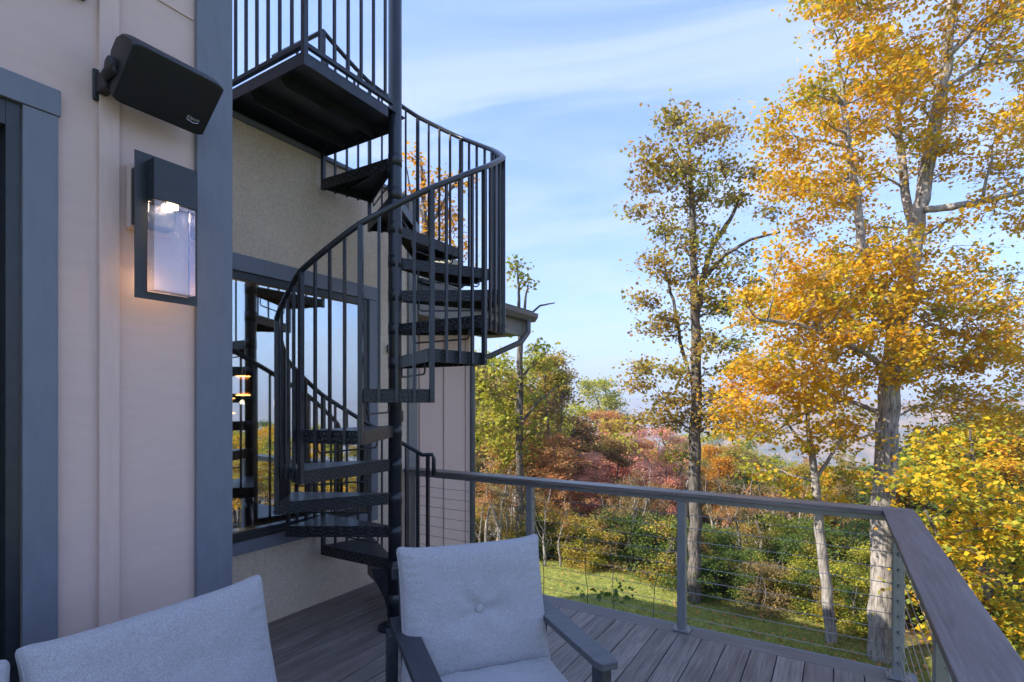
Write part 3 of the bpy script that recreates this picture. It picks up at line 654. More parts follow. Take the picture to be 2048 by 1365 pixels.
# armchair: local -y is its front
cc = at(973, 1345, 2.03); cc.z = 0
CH_RZ = RZ + R(21)
CH = thing('lounge_chair', (cc.x, cc.y, 0), 'outdoor armchair with button tufted grey back cushion in front of the stair', 'armchair', CH_RZ)
cushion('back_cushion', .605, .50, .15, CH, mtx((0, .16, .665), 0, R(-15)), 3, button=(.02, -.03), ear=.016)
cushion('seat_cushion', .60, .60, .13, CH, mtx((0, -.20, .395), 0, R(-87)), 9, ear=.01)
def cpart(b, name, m, bevel=.004):
    o = b.build(name, m, CH, bevel); return o
for s in (-1, 1):
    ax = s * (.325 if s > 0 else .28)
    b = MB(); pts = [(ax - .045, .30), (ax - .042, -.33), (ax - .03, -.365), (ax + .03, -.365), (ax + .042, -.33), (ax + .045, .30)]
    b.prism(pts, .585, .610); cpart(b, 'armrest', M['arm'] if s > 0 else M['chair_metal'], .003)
    b = MB(); b.box((s * .325 - .02, -.34, 0), (s * .325 + .02, -.27, .584)); cpart(b, 'leg', M['chair_metal'])
    b = MB(); b.bar((s * .325, .26, 0), (s * .325, .22, .584), .04, .07, up=(0, 1, 0)); cpart(b, 'leg', M['chair_metal'])
    b = MB(); b.box((s * .325 - .015, -.269, .25), (s * .325 + .015, .20, .32)); cpart(b, 'side_rail', M['chair_metal'])
b = MB(); b.box((-.305, -.38, .27), (.305, -.35, .33)); b.box((-.305, .17, .27), (.305, .20, .33)); 
for k in range(5): b.box((-.305, -.30 + .1 * k, .30), (.305, -.24 + .1 * k, .318))
cpart(b, 'seat_frame', M['chair_metal'])
b = MB()
for i in range(5): xx = -.26 + .13 * i; b.bar((xx, .20, .30), (xx, .325, .77), .05, .02, up=(0, 1, 0))
b.bar((-.31, .33, .78), (.31, .33, .78), .03, .05); cpart(b, 'back_frame', M['chair_metal'])

# sofa along the siding wall: local -y faces away from the wall (+X)
SF = thing('outdoor_sofa', (-1.655, .575, 0), 'pale grey outdoor sofa with loose back cushions against the siding wall', 'sofa', R(90))
cushion('back_cushion', .675, .51, .16, SF, mtx((.265, .10, .608), R(1.5), R(-14)), 21, ear=.014, taper=.0)
cushion('back_cushion', .66, .50, .17, SF, mtx((-.43, .11, .595), R(-2), R(-15)), 33, ear=.012)
cushion('seat_cushion', .66, .62, .14, SF, mtx((.275, -.26, .37), 0, R(-88)), 41, ear=.01)
cushion('seat_cushion', .66, .62, .14, SF, mtx((-.40, -.26, .37), 0, R(-88)), 45, ear=.01)
b = MB(); b.box((-1.42, -.56, .22), (.66, .26, .29)); b.build('seat_frame', M['chair_metal'], SF, .004)
b = MB(); b.bar((-1.42, .27, .66), (.62, .27, .66), .03, .05); 
for i in range(8): b.bar((-1.35 + .275 * i, .22, .29), (-1.35 + .275 * i, .265, .66), .05, .02, up=(0, 1, 0))
b.build('back_frame', M['chair_metal'], SF, .003)
for sx in (-1.38, .62):
    for sy in (-.52, .22): b = MB(); b.box((sx - .03, sy - .03, 0), (sx + .03, sy + .03, .219)); b.build('leg', M['chair_metal'], SF, .003)

# ------------------------------------------------------------------ pendant lamps inside
gp = bpy.data.materials.new('pendant_glow'); gp.use_nodes = True; e2 = gp.node_tree.nodes['Principled BSDF']
e2.inputs['Emission Color'].default_value = (1, .5, .15, 1); e2.inputs['Emission Strength'].default_value = 6; e2.inputs['Base Color'].default_value = (.8, .4, .1, 1)
for (px, py, d, lab) in ((487, 772, 4.5, 'brass pendant lamp inside the room nearer the stair reflection'), (459, 812, 5.6, 'smaller brass pendant lamp inside the room at the window edge')):
    c = at(px, py, d)
    P_ = thing('pendant_lamp', (c.x, c.y, c.z), lab, 'pendant lamp', 0, 'pendant lamps inside the room')
    b = MB(); b.tube([(0, 0, -.08), (0, 0, .07)], .05, 20); b.tube([(0, 0, .07), (0, 0, .10)], [.05, .02], 20); b.build('lamp_shade', M['brass'], P_, 0)
    for z in (-.085, .075): b = MB(); b.tube([(0, 0, z), (0, 0, z + .01)], .054, 20); b.build('light_ring', gp, P_, 0)
    b = MB(); b.tube([(0, 0, .10), (0, 0, 2.9 - c.z)], .004, 6); b.build('cord', M['frame'], P_, 0)
    pl = bpy.data.lights.new('pendant_light', 'POINT'); po = bpy.data.objects.new('pendant_light', pl); C.objects.link(po); po.parent = P_; po.location = (0, 0, -.14); pl.energy = 2; pl.color = (1, .78, .5); pl.shadow_soft_size = .02

# ------------------------------------------------------------------ terrain
def ground_h(x, y):
    r = math.hypot(x + 1, y); 
    f = min(1, max(0, (y * .8 + x * .6 + 6) / 12))          # flat behind the house
    d = max(0, r - 13)
    h = -2.5 - .05 * smoothstep((r - 6) / 7) - (d * .17 if d < 330 else 56.1) * f
    if r > 5: h += .18 * mnoise.noise(Vector((x * .12, y * .12, 0))) * min(1, (r - 5) / 8)
    if r > 20: h += 1.2 * mnoise.noise(Vector((x * .03, y * .03, 5))) * min(1, (r - 20) / 30)
    return max(h, -58.2) if r > 200 else h
NR, NA = 90, 120
b = MB(); vs = [(0, 0, -2.5)]; fs = []
rad = [1.5 * (2600 / 1.5) ** (i / (NR - 1)) for i in range(NR)]
for r in rad:
    for a in range(NA):
        t = 2 * PI * a / NA; x, y = r * math.cos(t) - 1, r * math.sin(t); vs.append((x, y, ground_h(x, y)))
for a in range(NA): fs.append((0, 1 + a, 1 + (a + 1) % NA))
for i in range(NR - 1):
    for a in range(NA): fs.append((1 + i * NA + a, 1 + (i + 1) * NA + a, 1 + (i + 1) * NA + (a + 1) % NA, 1 + i * NA + (a + 1) % NA))
b.add(vs, fs, True)
m, gnt, gb = mat('lawn_and_forest_floor', (.1, .1, .04), .95, 0, .1); GLk = gnt.links
geo = nd(gnt, 'ShaderNodeNewGeometry'); ln = nd(gnt, 'ShaderNodeVectorMath', operation='LENGTH'); va = nd(gnt, 'ShaderNodeVectorMath', operation='DOT_PRODUCT'); va.inputs[1].default_value = (.319, .948, 0)
GLk.new(geo.outputs['Position'], va.inputs[0])
n1 = nd(gnt, 'ShaderNodeTexNoise', Scale=.6, Detail=6.0); GLk.new(geo.outputs['Position'], n1.inputs['Vector'])
ma = nd(gnt, 'ShaderNodeMath', operation='MULTIPLY_ADD'); ma.inputs[1].default_value = 2.4; GLk.new(n1.outputs[0], ma.inputs[0]); GLk.new(va.outputs['Value'], ma.inputs[2])
edge = nd(gnt, 'ShaderNodeMapRange'); edge.inputs['From Min'].default_value = 10.9; edge.inputs['From Max'].default_value = 12.2; GLk.new(ma.outputs[0], edge.inputs[0])
n2 = nd(gnt, 'ShaderNodeTexNoise', Scale=9.0, Detail=7.0, Roughness=.7); GLk.new(geo.outputs['Position'], n2.inputs['Vector'])
rg = ramp(gnt, [(.3, (.13, .16, .04)), (.5, (.24, .27, .06)), (.68, (.40, .38, .13))]); GLk.new(n2.outputs[0], rg.inputs[0])
rl = ramp(gnt, [(.3, (.06, .042, .022)), (.5, (.13, .085, .04)), (.7, (.20, .12, .05))]); GLk.new(n2.outputs[0], rl.inputs[0])
mx = nd(gnt, 'ShaderNodeMix', data_type='RGBA'); GLk.new(edge.outputs[0], mx.inputs[0]); GLk.new(rg.outputs[0], mx.inputs[6]); GLk.new(rl.outputs[0], mx.inputs[7]); GLk.new(mx.outputs[2], gb.inputs['Base Color'])
bp = nd(gnt, 'ShaderNodeBump', Strength=.8, Distance=.05); GLk.new(n2.outputs[0], bp.inputs['Height']); GLk.new(bp.outputs[0], gb.inputs['Normal'])
tag(b.build('ground', m, None, 0), kind='structure')

# lake
wm, wnt, wb = mat('lake_water', (.03, .05, .06), .12, 0, .5); wn = nd(wnt, 'ShaderNodeTexNoise', Scale=.25, Detail=4.0); tcn = nd(wnt, 'ShaderNodeTexCoord'); wnt.links.new(tcn.outputs['Object'], wn.inputs['Vector'])
bb = nd(wnt, 'ShaderNodeBump', Strength=.3, Distance=.5); wnt.links.new(wn.outputs[0], bb.inputs['Height']); wnt.links.new(bb.outputs[0], wb.inputs['Normal'])
b = MB(); n = 96; b.add([(3200 * math.cos(2 * PI * k / n), 3200 * math.sin(2 * PI * k / n), -57.9) for k in range(n)], [tuple(range(n))]); tag(b.build('water', wm, None, 0), kind='structure')

# far hills, each ridge with real depth
hm = noisy('wooded_hillside', (.045, .06, .03), (.42, .22, .10), (.035, .035, .05), .95, .6, 8, detail=12, spec=.05)
def ridge(name, dist, depth, base, amp, a0, a1, seed, n=220):
    b = MB(); vs = []; J = 14
    for i in range(n + 1):
        t = a0 + (a1 - a0) * i / n
        for j in range(J + 1):
            q = j / J; r = dist + depth * q
            prof = math.sin(PI * min(1, q * 1.0)) ** .8
            hgt = 1.5 + amp * (.62 + .55 * mnoise.fractal(Vector((t * 5 + seed, seed, 0)), 1.0, 2.0, 6) + .10 * mnoise.fractal(Vector((t * 30, q * 4, seed)), 1.0, 2.0, 4))
            z = base + (max(hgt, 5 + base * 0) - base) * prof
            vs.append((r * math.cos(t), r * math.sin(t), z))
    b.add(vs, [(i * (J + 1) + j, (i + 1) * (J + 1) + j, (i + 1) * (J + 1) + j + 1, i * (J + 1) + j + 1) for i in range(n) for j in range(J)], True)
    tag(b.build(name, hm, None, 0), kind='structure')
ridge('hills', 620, 500, -58.5, -38, R(60), R(100), 3.1)
ridge('hills', 1500, 600, -58.5, 16, R(20), R(175), 5.7)
ridge('mountains', 2500, 620, -58.5, 78, R(10), R(185), 9.2)

# haze: one closed box of even air
b = MB(); b.box((-3600, -3600, -61), (3600, 3600, 150)); hz_o = b.build('haze', bpy.data.materials.new('haze_air'), None, 0); tag(hz_o, kind='stuff')
hmz = hz_o.data.materials[0]; hmz.use_nodes = True; hn = hmz.node_tree; hn.nodes.clear(); out = hn.nodes.new('ShaderNodeOutputMaterial'); pv = hn.nodes.new('ShaderNodeVolumePrincipled')
pv.inputs['Color'].default_value = (.72, .83, 1, 1); pv.inputs['Density'].default_value = .0012; pv.inputs['Anisotropy'].default_value = 0; hn.links.new(pv.outputs[0], out.inputs['Volume'])
hz_o.display_type = 'WIRE'

# ------------------------------------------------------------------ trees
def leaf_mesh(name, cen, size, m, rs, parent, flat=.45, hang=0):
    n = len(cen); nr = rs.normal(size=(n, 3)); nr[:, 2] = np.abs(nr[:, 2]) + flat; nr /= np.linalg.norm(nr, axis=1)[:, None]
    t = rs.normal(size=(n, 3)); t[:, 2] -= hang; t -= nr * (t * nr).sum(1)[:, None]; t /= np.linalg.norm(t, axis=1)[:, None]; bt = np.cross(nr, t)
    s = size * rs.uniform(.6, 1.25, size=(n, 1)); w = s * rs.uniform(.30, .46, size=(n, 1)); fold = nr * s * .12
    V = np.empty((n, 4, 3)); V[:, 0] = cen - t * s * .5; V[:, 1] = cen + bt * w + fold + t * s * .05; V[:, 2] = cen + t * s * .5; V[:, 3] = cen - bt * w + fold + t * s * .05
    me = bpy.data.meshes.new(name); me.vertices.add(4 * n); me.vertices.foreach_set('co', V.ravel()); me.loops.add(4 * n); me.polygons.add(n)
    me.loops.foreach_set('vertex_index', np.arange(4 * n)); me.polygons.foreach_set('loop_start', np.arange(0, 4 * n, 4)); me.polygons.foreach_set('loop_total', np.full(n, 4))
    me.materials.append(m); me.update(); me.validate()
    o = bpy.data.objects.new(name, me); C.objects.link(o); o.parent = parent
    return o

def make_tree(root, stems, clusters, rs, leafsize, lmat, bmat, per_tip=14, tips=26, spread=.16, flat=.45, brn=.6, crown2=None):
    """stems: [(points, radii)] and clusters: [(centre, (rx,ry,rz), density)] in root space"""
    wood_ = MB(); pool = []
    for pts, rad_ in stems:
        P = [Vector(p) for p in pts]; out_p = []; out_r = []
        for i in range(len(P) - 1):
            for k in range(5):
                t = k / 5; q = P[i].lerp(P[i + 1], t); j = (P[i + 1] - P[i]).length * .009
                q = q + Vector(rs.normal(size=3) * j) * (0 if (i == 0 and k == 0) else 1); out_p.append(q); out_r.append(rad_[i] * (1 - t) + rad_[i + 1] * t)
        out_p.append(P[-1]); out_r.append(rad_[-1]); wood_.tube(out_p, out_r, 10, smooth=True)
        for q, r_ in zip(out_p, out_r): pool.append((q, r_))
    pq = np.array([[*q] for q, _ in pool]); pr = [r_ for _, r_ in pool]; leaves = []; leaves2 = []
    near = lambda c: float(np.min(np.linalg.norm(pq - np.array(c), axis=1)))
    n0 = len(pr)
    for ci, (c, rxyz, dens) in enumerate(sorted(clusters, key=lambda q: near(q[0]))):
        c = Vector(c); dlt = pq - np.array([*c]); dist = np.linalg.norm(dlt, axis=1)
        cost = dist + np.maximum(0, dlt[:, 2] + .12) * 1.8 + (np.arange(len(pq)) >= n0) * .12 + (np.array(pr) < .006) * .5
        ai = int(cost.argmin()); start = Vector(pq[ai]); v = c - start
        r0 = max(.0045, min(pr[ai] * .6, .012 + .016 * v.length)); 
        mid = start + v * .5 + Vector((0, 0, .08 * v.length)) + Vector(rs.normal(size=3)) * v.length * .07
        path = [start, start.lerp(mid, .5) + Vector(rs.normal(size=3)) * v.length * .04, mid, mid.lerp(c, .5) + Vector(rs.normal(size=3)) * v.length * .04, c]
        wood_.tube(path, [r0, r0 * .85, r0 * .7, r0 * .6, r0 * .45], 5)
        pq = np.concatenate([pq, np.array([[*p_] for p_ in path[2:]])]); pr += [r0 * .7, r0 * .6, r0 * .45]
        nt_ = max(4, int(tips * dens)); tipz = rs.normal(size=(nt_, 3)); tipz /= np.linalg.norm(tipz, axis=1)[:, None]; tipz *= rs.uniform(.2, 1, size=(nt_, 1)) ** .5
        for tz in tipz:
            tip = c + Vector((tz[0] * rxyz[0], tz[1] * rxyz[1], tz[2] * rxyz[2])); s_ = path[2 + int(rs.integers(0, 3))]
            m1 = s_.lerp(tip, .5) + Vector(rs.normal(size=3)) * .06 * (tip - s_).length
            wood_.tube([s_, m1, tip], [.0045, .003, .0015], 3, caps=False)
            cnt = max(3, int(per_tip * rs.uniform(.4, 1.6))); tt = rs.uniform(.35, 1.08, size=(cnt, 1))
            base = np.array([*s_]) * (1 - tt) + np.array([*tip]) * tt
            (leaves2 if (crown2 and rs.uniform() < crown2[1]) else leaves).append(base + rs.normal(size=(cnt, 3)) * spread * np.array([1, 1, .6]))
    wood_.build('trunk', bmat, root, 0)
    leaf_mesh('crown', np.concatenate(leaves), leafsize, lmat, rs, root, flat)
    if leaves2: leaf_mesh('crown', np.concatenate(leaves2), leafsize, crown2[0], rs, root, flat)

def hero(name, label, cat, base_px, d, stems_px, clus_px, lmat, bmat, seed, leafsize, **kw):
    """stems_px: [[(x, y, half-width px, extra depth)...]], clusters: (x, y, rx, ry, density, extra depth)"""
    rs = np.random.default_rng(seed); o = at(base_px[0], 806, d); o.z = ground_h(o.x, o.y)
    root = thing(name, tuple(o), label, cat)
    st = []
    for s in stems_px: 
        st.append(([at(x, y, d + dd) - o for x, y, w_, dd in s], [w_ / FPX * (d + dd) for x, y, w_, dd in s]))
    st[0][0][0].z = -.15
    cl = []
    for x, y, rx, ry, dens, dd in clus_px:
        c = at(x, y, d + dd) - o; k = (d + dd) / FPX; cl.append((c, (rx * k, rx * k * .9, ry * k), dens))
    make_tree(root, st, cl, rs, leafsize, lmat, bmat, **kw)
    return root
def scatter(rs, boxes):
    """boxes: (x0, y0, x1, y1, count, rx, ry, density, depth0, depth1)"""
    r_ = []
    for x0, y0, x1, y1, n, rx, ry, dn_, d0, d1 in boxes:
        for _ in range(n): r_.append((rs.uniform(x0, x1), rs.uniform(y0, y1), rx * rs.uniform(.7, 1.3), ry * rs.uniform(.7, 1.3), dn_ * rs.uniform(.6, 1.3), rs.uniform(d0, d1)))
    return r_
# big golden tree on the right
rs = np.random.default_rng(5)
stB = [[(1762, 1345, 24, 0), (1765, 1150, 21, 0), (1770, 950, 20, 0), (1778, 780, 19, 0), (1792, 660, 16, .05), (1818, 540, 15, .1), (1842, 400, 13, .1), (1870, 260, 12, .1), (1893, 110, 10, .1), (1908, -60, 8, .1), (1925, -260, 4, .1)],
       [(1790, 670, 12, 0), (1745, 590, 9, -.3), (1722, 480, 8, -.5), (1712, 380, 7, -.5), (1690, 240, 5, -.6), (1672, 90, 3, -.6)],
       [(1828, 470, 8, .1), (1812, 400, 8, .4), (1800, 300, 7, .6), (1795, 220, 5, .6), (1815, 190, 4, .5), (1885, 140, 3, .2)],
       [(1850, 420, 7, 0), (1900, 415, 7, -.2), (1980, 400, 6, -.3), (2060, 380, 5, -.4), (2160, 340, 3, -.4)],
       [(1893, 115, 6, 0), (1950, 60, 5, .3), (2040, 0, 4, .6), (2120, -80, 3, .7)],
       [(1885, 180, 4, 0), (1960, 130, 4, -.2), (2050, 120, 3, -.4)],
       [(1785, 740, 6, 0), (1700, 690, 5, -.5), (1600, 650, 4, -1.0), (1520, 640, 3, -1.2)],
       [(1790, 680, 5, 0), (1860, 650, 4, .2), (1960, 680, 3, .2), (2040, 720, 2, .2)],
       [(1775, 830, 5, 0), (1690, 800, 4, .3), (1600, 830, 3, .6), (1540, 870, 2, .8)]]
boxB = [(1610, -220, 1880, 200, 70, 42, 20, 1.0, -1.3, 1.3), (1880, -220, 2150, 110, 45, 42, 20, .8, -1, 1.3), (1660, 180, 1880, 330, 14, 40, 18, .7, -.8, 1),
        (1540, 190, 1760, 470, 44, 42, 20, .85, -1.1, 1.1), (1790, 100, 2100, 340, 48, 42, 18, .7, -.9, 1.3), (1860, 330, 2110, 450, 18, 42, 16, .6, -.6, 1),
        (1560, 470, 1830, 620, 46, 42, 22, 1.1, -1.4, .9), (1485, 590, 1850, 760, 64, 42, 22, 1.1, -1.5, .9), (1440, 740, 1720, 880, 46, 42, 20, .85, -1.1, 1.3),
        (1830, 450, 2070, 610, 26, 42, 18, .6, -.7, 1), (1800, 580, 2060, 730, 40, 42, 18, .7, -.7, 1.1), (1810, 710, 2070, 870, 36, 42, 18, .75, -.2, 1.1)]
hero('golden_oak', 'tall oak with golden yellow leaves and forked pale trunk at the deck corner', 'tree', (1762,), 8.2, stB, scatter(rs, boxB), LEAF['gold'], M['bark_pale'], 11, .069, per_tip=13, tips=13, spread=.12, crown2=(LEAF['amber'], .38))
# oak in the middle
rs = np.random.default_rng(6)
stA = [[(1388, 1215, 13, 0), (1390, 1050, 12, 0), (1390, 900, 11.5, 0), (1392, 760, 10.5, 0), (1390, 640, 9, 0), (1388, 540, 7, 0), (1384, 430, 6, 0), (1380, 330, 4, 0), (1372, 250, 2, 0)],
       [(1393, 640, 6, 0), (1405, 560, 6, .1), (1425, 490, 5, .3), (1460, 440, 4, .4), (1480, 400, 2, .5)],
       [(1405, 560, 5, 0), (1450, 510, 4, -.2), (1500, 480, 3, -.3), (1560, 465, 2, -.4)],
       [(1385, 770, 4, 0), (1365, 700, 3.5, .3), (1345, 600, 3, .4), (1325, 520, 2, .4)]]
clA = [(1300, 330, 48, 34, 1, 0), (1350, 250, 42, 38, 1, .3), (1400, 270, 48, 38, 1.1, -.3), (1450, 260, 48, 30, .8, .2), (1335, 225, 26, 24, .5, 0), (1450, 330, 52, 32, 1, .2), (1500, 345, 42, 26, .7, 0), (1360, 340, 52, 34, 1, -.4),
       (1410, 390, 48, 28, .8, 0), (1300, 370, 44, 22, .8, .2), (1265, 420, 26, 16, .5, 0), (1330, 460, 42, 24, .7, .3), (1470, 400, 42, 24, .7, .3), (1540, 420, 44, 20, .5, -.2), (1315, 520, 44, 24, .8, 0), (1345, 560, 42, 22, .6, .4),
       (1460, 530, 48, 22, .6, -.3), (1500, 560, 44, 18, .5, 0), (1290, 600, 36, 20, .7, 0), (1340, 640, 46, 22, .8, .2), (1420, 600, 38, 24, .6, .2), (1460, 620, 46, 20, .6, 0), (1300, 650, 40, 16, .6, .1), (1480, 690, 50, 20, .7, -.2),
       (1430, 680, 36, 22, .6, .2), (1290, 735, 46, 18, .8, 0), (1340, 745, 44, 20, .8, .2), (1270, 770, 34, 16, .5, 0), (1500, 730, 44, 16, .5, -.3), (1440, 790, 44, 22, .9, .1), (1330, 800, 46, 20, .8, 0), (1290, 840, 46, 22, 1, 0), (1350, 840, 44, 24, .9, .3),
       (1430, 840, 46, 24, .9, -.2), (1240, 850, 34, 16, .6, 0), (1480, 850, 40, 20, .7, .2), (1350, 910, 40, 16, .5, .3), (1440, 560, 30, 20, .5, 0), (1380, 480, 30, 26, .5, 0)] + [(1388 + ((i * 37) % 90) - 45, 300 + i * 23, 36, 15, .22, ((i * 7) % 9 - 4) * .1) for i in range(25)] + [(1300 + (i * 61) % 230, 300 + i * 31, 34, 14, .3, ((i * 5) % 9 - 4) * .12) for i in range(18)]
hero('oak_tree', 'slender oak with sparse olive and bronze leaves behind the middle railing post', 'tree', (1388,), 10.6, stA, clA, LEAF['oak'], M['bark_dark'], 12, .085, per_tip=13, tips=29, spread=.14, crown2=(LEAF['oakbrown'], .16))
# small leaning tree
stC = [[(1664, 1290, 11, 0), (1655, 1200, 10, 0), (1640, 1080, 9, 0), (1632, 980, 8, 0), (1622, 900, 6, 0), (1612, 820, 3, 0)], [(1622, 900, 4, 0), (1590, 870, 3, .3), (1560, 820, 2, .5)], [(1630, 960, 4, 0), (1670, 900, 3, .1), (1700, 850, 2, .1)]]
clC = [(1560, 960, 55, 30, .9, .2), (1610, 900, 48, 26, .7, 0), (1680, 880, 55, 34, 1, .4), (1690, 950, 55, 34, 1, .5), (1720, 830, 40, 28, .6, .5), (1510, 940, 40, 26, .6, .5), (1600, 1000, 40, 20, .5, 0), (1650, 1000, 50, 22, .7, .5)]
hero('leaning_maple', 'thin leaning maple with pale crooked trunk left of the big golden oak', 'tree', (1664,), 8.8, stC, clC, LEAF['gold'], M['bark_pale'], 13, .085, per_tip=12, tips=20, spread=.10, crown2=(LEAF['yellowgreen'], .45))
# golden maple foliage outside the right rail
rs = np.random.default_rng(8)
stD = [[(1985, 1560, 9, 0), (1980, 1300, 8, 0), (1965, 1100, 6, 0), (1950, 950, 4, 0), (1940, 860, 2, 0)], [(1980, 1280, 5, 0), (1900, 1120, 4, -.3), (1850, 1020, 2, -.4)], [(1975, 1200, 5, 0), (2060, 1080, 3, .2), (2120, 980, 2, .2)]]
boxD = [(1830, 860, 1960, 980, 10, 50, 20, .6, -.5, 1.4), (1790, 960, 2040, 1120, 24, 50, 20, .65, -.8, 1.4), (1860, 1090, 2120, 1300, 30, 52, 22, .7, -.8, 1.3), (1960, 1280, 2150, 1420, 12, 50, 24, .7, -.6, 1)]
hero('golden_maple', 'low spreading golden maple right outside the right hand railing', 'tree', (1985,), 6.6, stD, scatter(rs, boxD), LEAF['gold'], M['bark_dark'], 14, .070, per_tip=15, tips=24, spread=.12, flat=.7, crown2=(LEAF['yellowgreen'], .5))
# tall thin tree by the wing corner
stE = [[(1038, 1130, 8, 0), (1038, 950, 7.5, 0), (1040, 800, 7, 0), (1040, 680, 5.5, 0), (1038, 600, 3, 0), (1035, 530, 1.2, 0)], [(1040, 690, 4, 0), (1050, 600, 2.5, .2), (1056, 570, 1.5, .3)], [(1046, 640, 2.4, 0), (1080, 612, 2, .1), (1110, 606, 1, .1)],
       [(1040, 760, 3, 0), (1072, 720, 2, .2), (1100, 700, 1, .2)], [(1040, 850, 3, 0), (1080, 800, 2, 0), (1120, 770, 1, 0)]]
clE = [(1032, 535, 14, 18, .35, 0), (1050, 570, 14, 16, .2, 0), (1075, 700, 34, 16, .35, 0), (1095, 730, 22, 16, .4, 0), (1020, 760, 36, 30, .7, 0), (1060, 800, 40, 26, .8, .3), (985, 790, 40, 36, 1, 0), (965, 850, 40, 40, 1.1, .3), (1010, 850, 42, 36, 1, -.3),
       (1070, 860, 42, 30, .8, 0), (1000, 730, 30, 24, .5, 0), (960, 760, 26, 30, .8, .2), (1030, 900, 46, 30, .9, .3), (1045, 650, 20, 14, .15, 0)]
hero('tall_thin_tree', 'tall thin tree with bare top and yellow green leaves beside the house wing', 'tree', (1038,), 14.0, stE, clE, LEAF['yellowgreen'], M['bark_dark'], 15, .12, per_tip=14, tips=26, spread=.16, crown2=(LEAF['brown'], .25))
# orange tree seen through the stair
stF = [[(846, 1000, 8, 0), (848, 600, 7, 0), (850, 480, 6, 0), (846, 380, 4, 0), (842, 320, 2, 0)], [(850, 470, 4, 0), (890, 400, 3, 0), (920, 350, 2, 0)], [(850, 440, 3, 0), (820, 380, 2, 0), (812, 330, 1, 0)]]
clF = [(822, 308, 20, 22, .4, 0), (850, 340, 30, 24, .4, 0), (890, 350, 30, 24, .4, 0), (830, 390, 32, 24, .6, 0), (880, 410, 40, 28, .7, 0), (925, 370, 26, 20, .4, 0), (850, 450, 42, 30, .8, 0), (905, 460, 38, 26, .6, 0), (930, 500, 30, 24, .5, 0), (830, 500, 40, 24, .6, 0), (865, 375, 30, 22, .6, 0), (840, 420, 30, 24, .7, .2), (900, 430, 30, 24, .6, .2), (870, 490, 34, 24, .7, 0)]
hero('orange_tree', 'tree with sparse orange leaves seen through the spiral stair above the roof', 'tree', (846,), 13.0, stF, clF, LEAF['orange'], M['bark_dark'], 16, .12, per_tip=9, tips=16, spread=.13)

# ---- prototypes for the wood behind
def generic(seed, kind):
    rs = np.random.default_rng(seed); col0 = bpy.data.objects.new('forest_tree', None); C.objects.link(col0); H_ = 10.0
    if kind == 'round':
        stems = [([(0, 0, -.3), (rs.normal() * .1, rs.normal() * .1, 2.5), (rs.normal() * .3, rs.normal() * .3, 5), (rs.normal() * .4, rs.normal() * .4, 7.5), (rs.normal() * .4, rs.normal() * .4, 9.4)], [.15, .12, .1, .06, .02])]
        cl = []
        for _ in range(34):
            z = rs.uniform(3.0, 9.3); w_ = 2.7 * math.sin(PI * min(1, (z - 1.6) / 8.6)) ** .7; a = rs.uniform(0, 2 * PI); q = rs.uniform(.3, 1) * w_
            cl.append(((q * math.cos(a), q * math.sin(a), z), (.85, .85, .42), rs.uniform(.6, 1.2)))
    elif kind == 'tall':
        stems = [([(0, 0, -.3), (.1, .05, 3), (rs.normal() * .2, rs.normal() * .2, 6), (rs.normal() * .3, rs.normal() * .3, 9.7)], [.13, .1, .07, .015])]
        if rs.uniform() < .7: stems.append(([(0, 0, 1.2), (.5, .3, 4), (.9, .4, 8)], [.08, .06, .015]))
        cl = []
        for _ in range(26):
            z = rs.uniform(3.6, 9.8); w_ = 1.7 * (1.15 - abs(z - 6.5) / 4.5); a = rs.uniform(0, 2 * PI); q = rs.uniform(.2, 1) * w_
            cl.append(((q * math.cos(a), q * math.sin(a), z), (.7, .7, .36), rs.uniform(.5, 1)))
    elif kind == 'bare':
        stems = [([(0, 0, -.3), (rs.normal() * .2, rs.normal() * .2, 3), (rs.normal() * .4, rs.normal() * .4, 6), (rs.normal() * .5, rs.normal() * .5, 9.6)], [.17, .14, .08, .015])]
        for _ in range(5):
            z = rs.uniform(2, 6); a = rs.uniform(0, 2 * PI); l_ = rs.uniform(1, 2.2); stems.append(([(0, 0, z), (math.cos(a) * l_ * .5, math.sin(a) * l_ * .5, z + 1), (math.cos(a) * l_, math.sin(a) * l_, z + 2.8)], [.05, .03, .006]))
        cl = [((rs.normal() * 1.2, rs.normal() * 1.2, rs.uniform(5, 9.5)), (.8, .8, .6), .35) for _ in range(10)]
    else:  # bush, 3 m tall
        stems = [([(0, 0, -.2), (rs.normal() * .3, rs.normal() * .3, 1.2), (rs.normal() * .5, rs.normal() * .5, 2.4)], [.04, .03, .01]) for _ in range(4)]
        cl = []
        for _ in range(15):
            a = rs.uniform(0, 2 * PI); q = rs.uniform(0, 1.25); z = rs.uniform(.3, 2.7); cl.append(((q * math.cos(a), q * math.sin(a), z), (.6, .6, .42), 1))
    make_tree(col0, stems, cl, rs, .155 if kind != 'bush' else .095, LEAF['green'], M['bark_dark'], per_tip=15, tips=20, spread=.24 if kind != 'bush' else .17)
    for ch in col0.children:
        ch.material_slots[0].link = 'OBJECT'; ch.material_slots[0].material = ch.data.materials[0]
    return col0
protos = {k: [generic(100 + i * 7 + hash(k) % 1, k) for i in range(n_)] for k, n_ in (('round', 3), ('tall', 3), ('bare', 2), ('bush', 3))}
used = set()
COLN = {'gold': 'golden', 'amber': 'amber', 'oak': 'olive and bronze', 'oakbrown': 'bronze brown', 'yellowgreen': 'yellow green', 'green': 'dark green', 'rust': 'rust red', 'pink': 'pinkish red', 'orange': 'orange', 'brown': 'dull brown', 'brightyellow': 'bright yellow'}
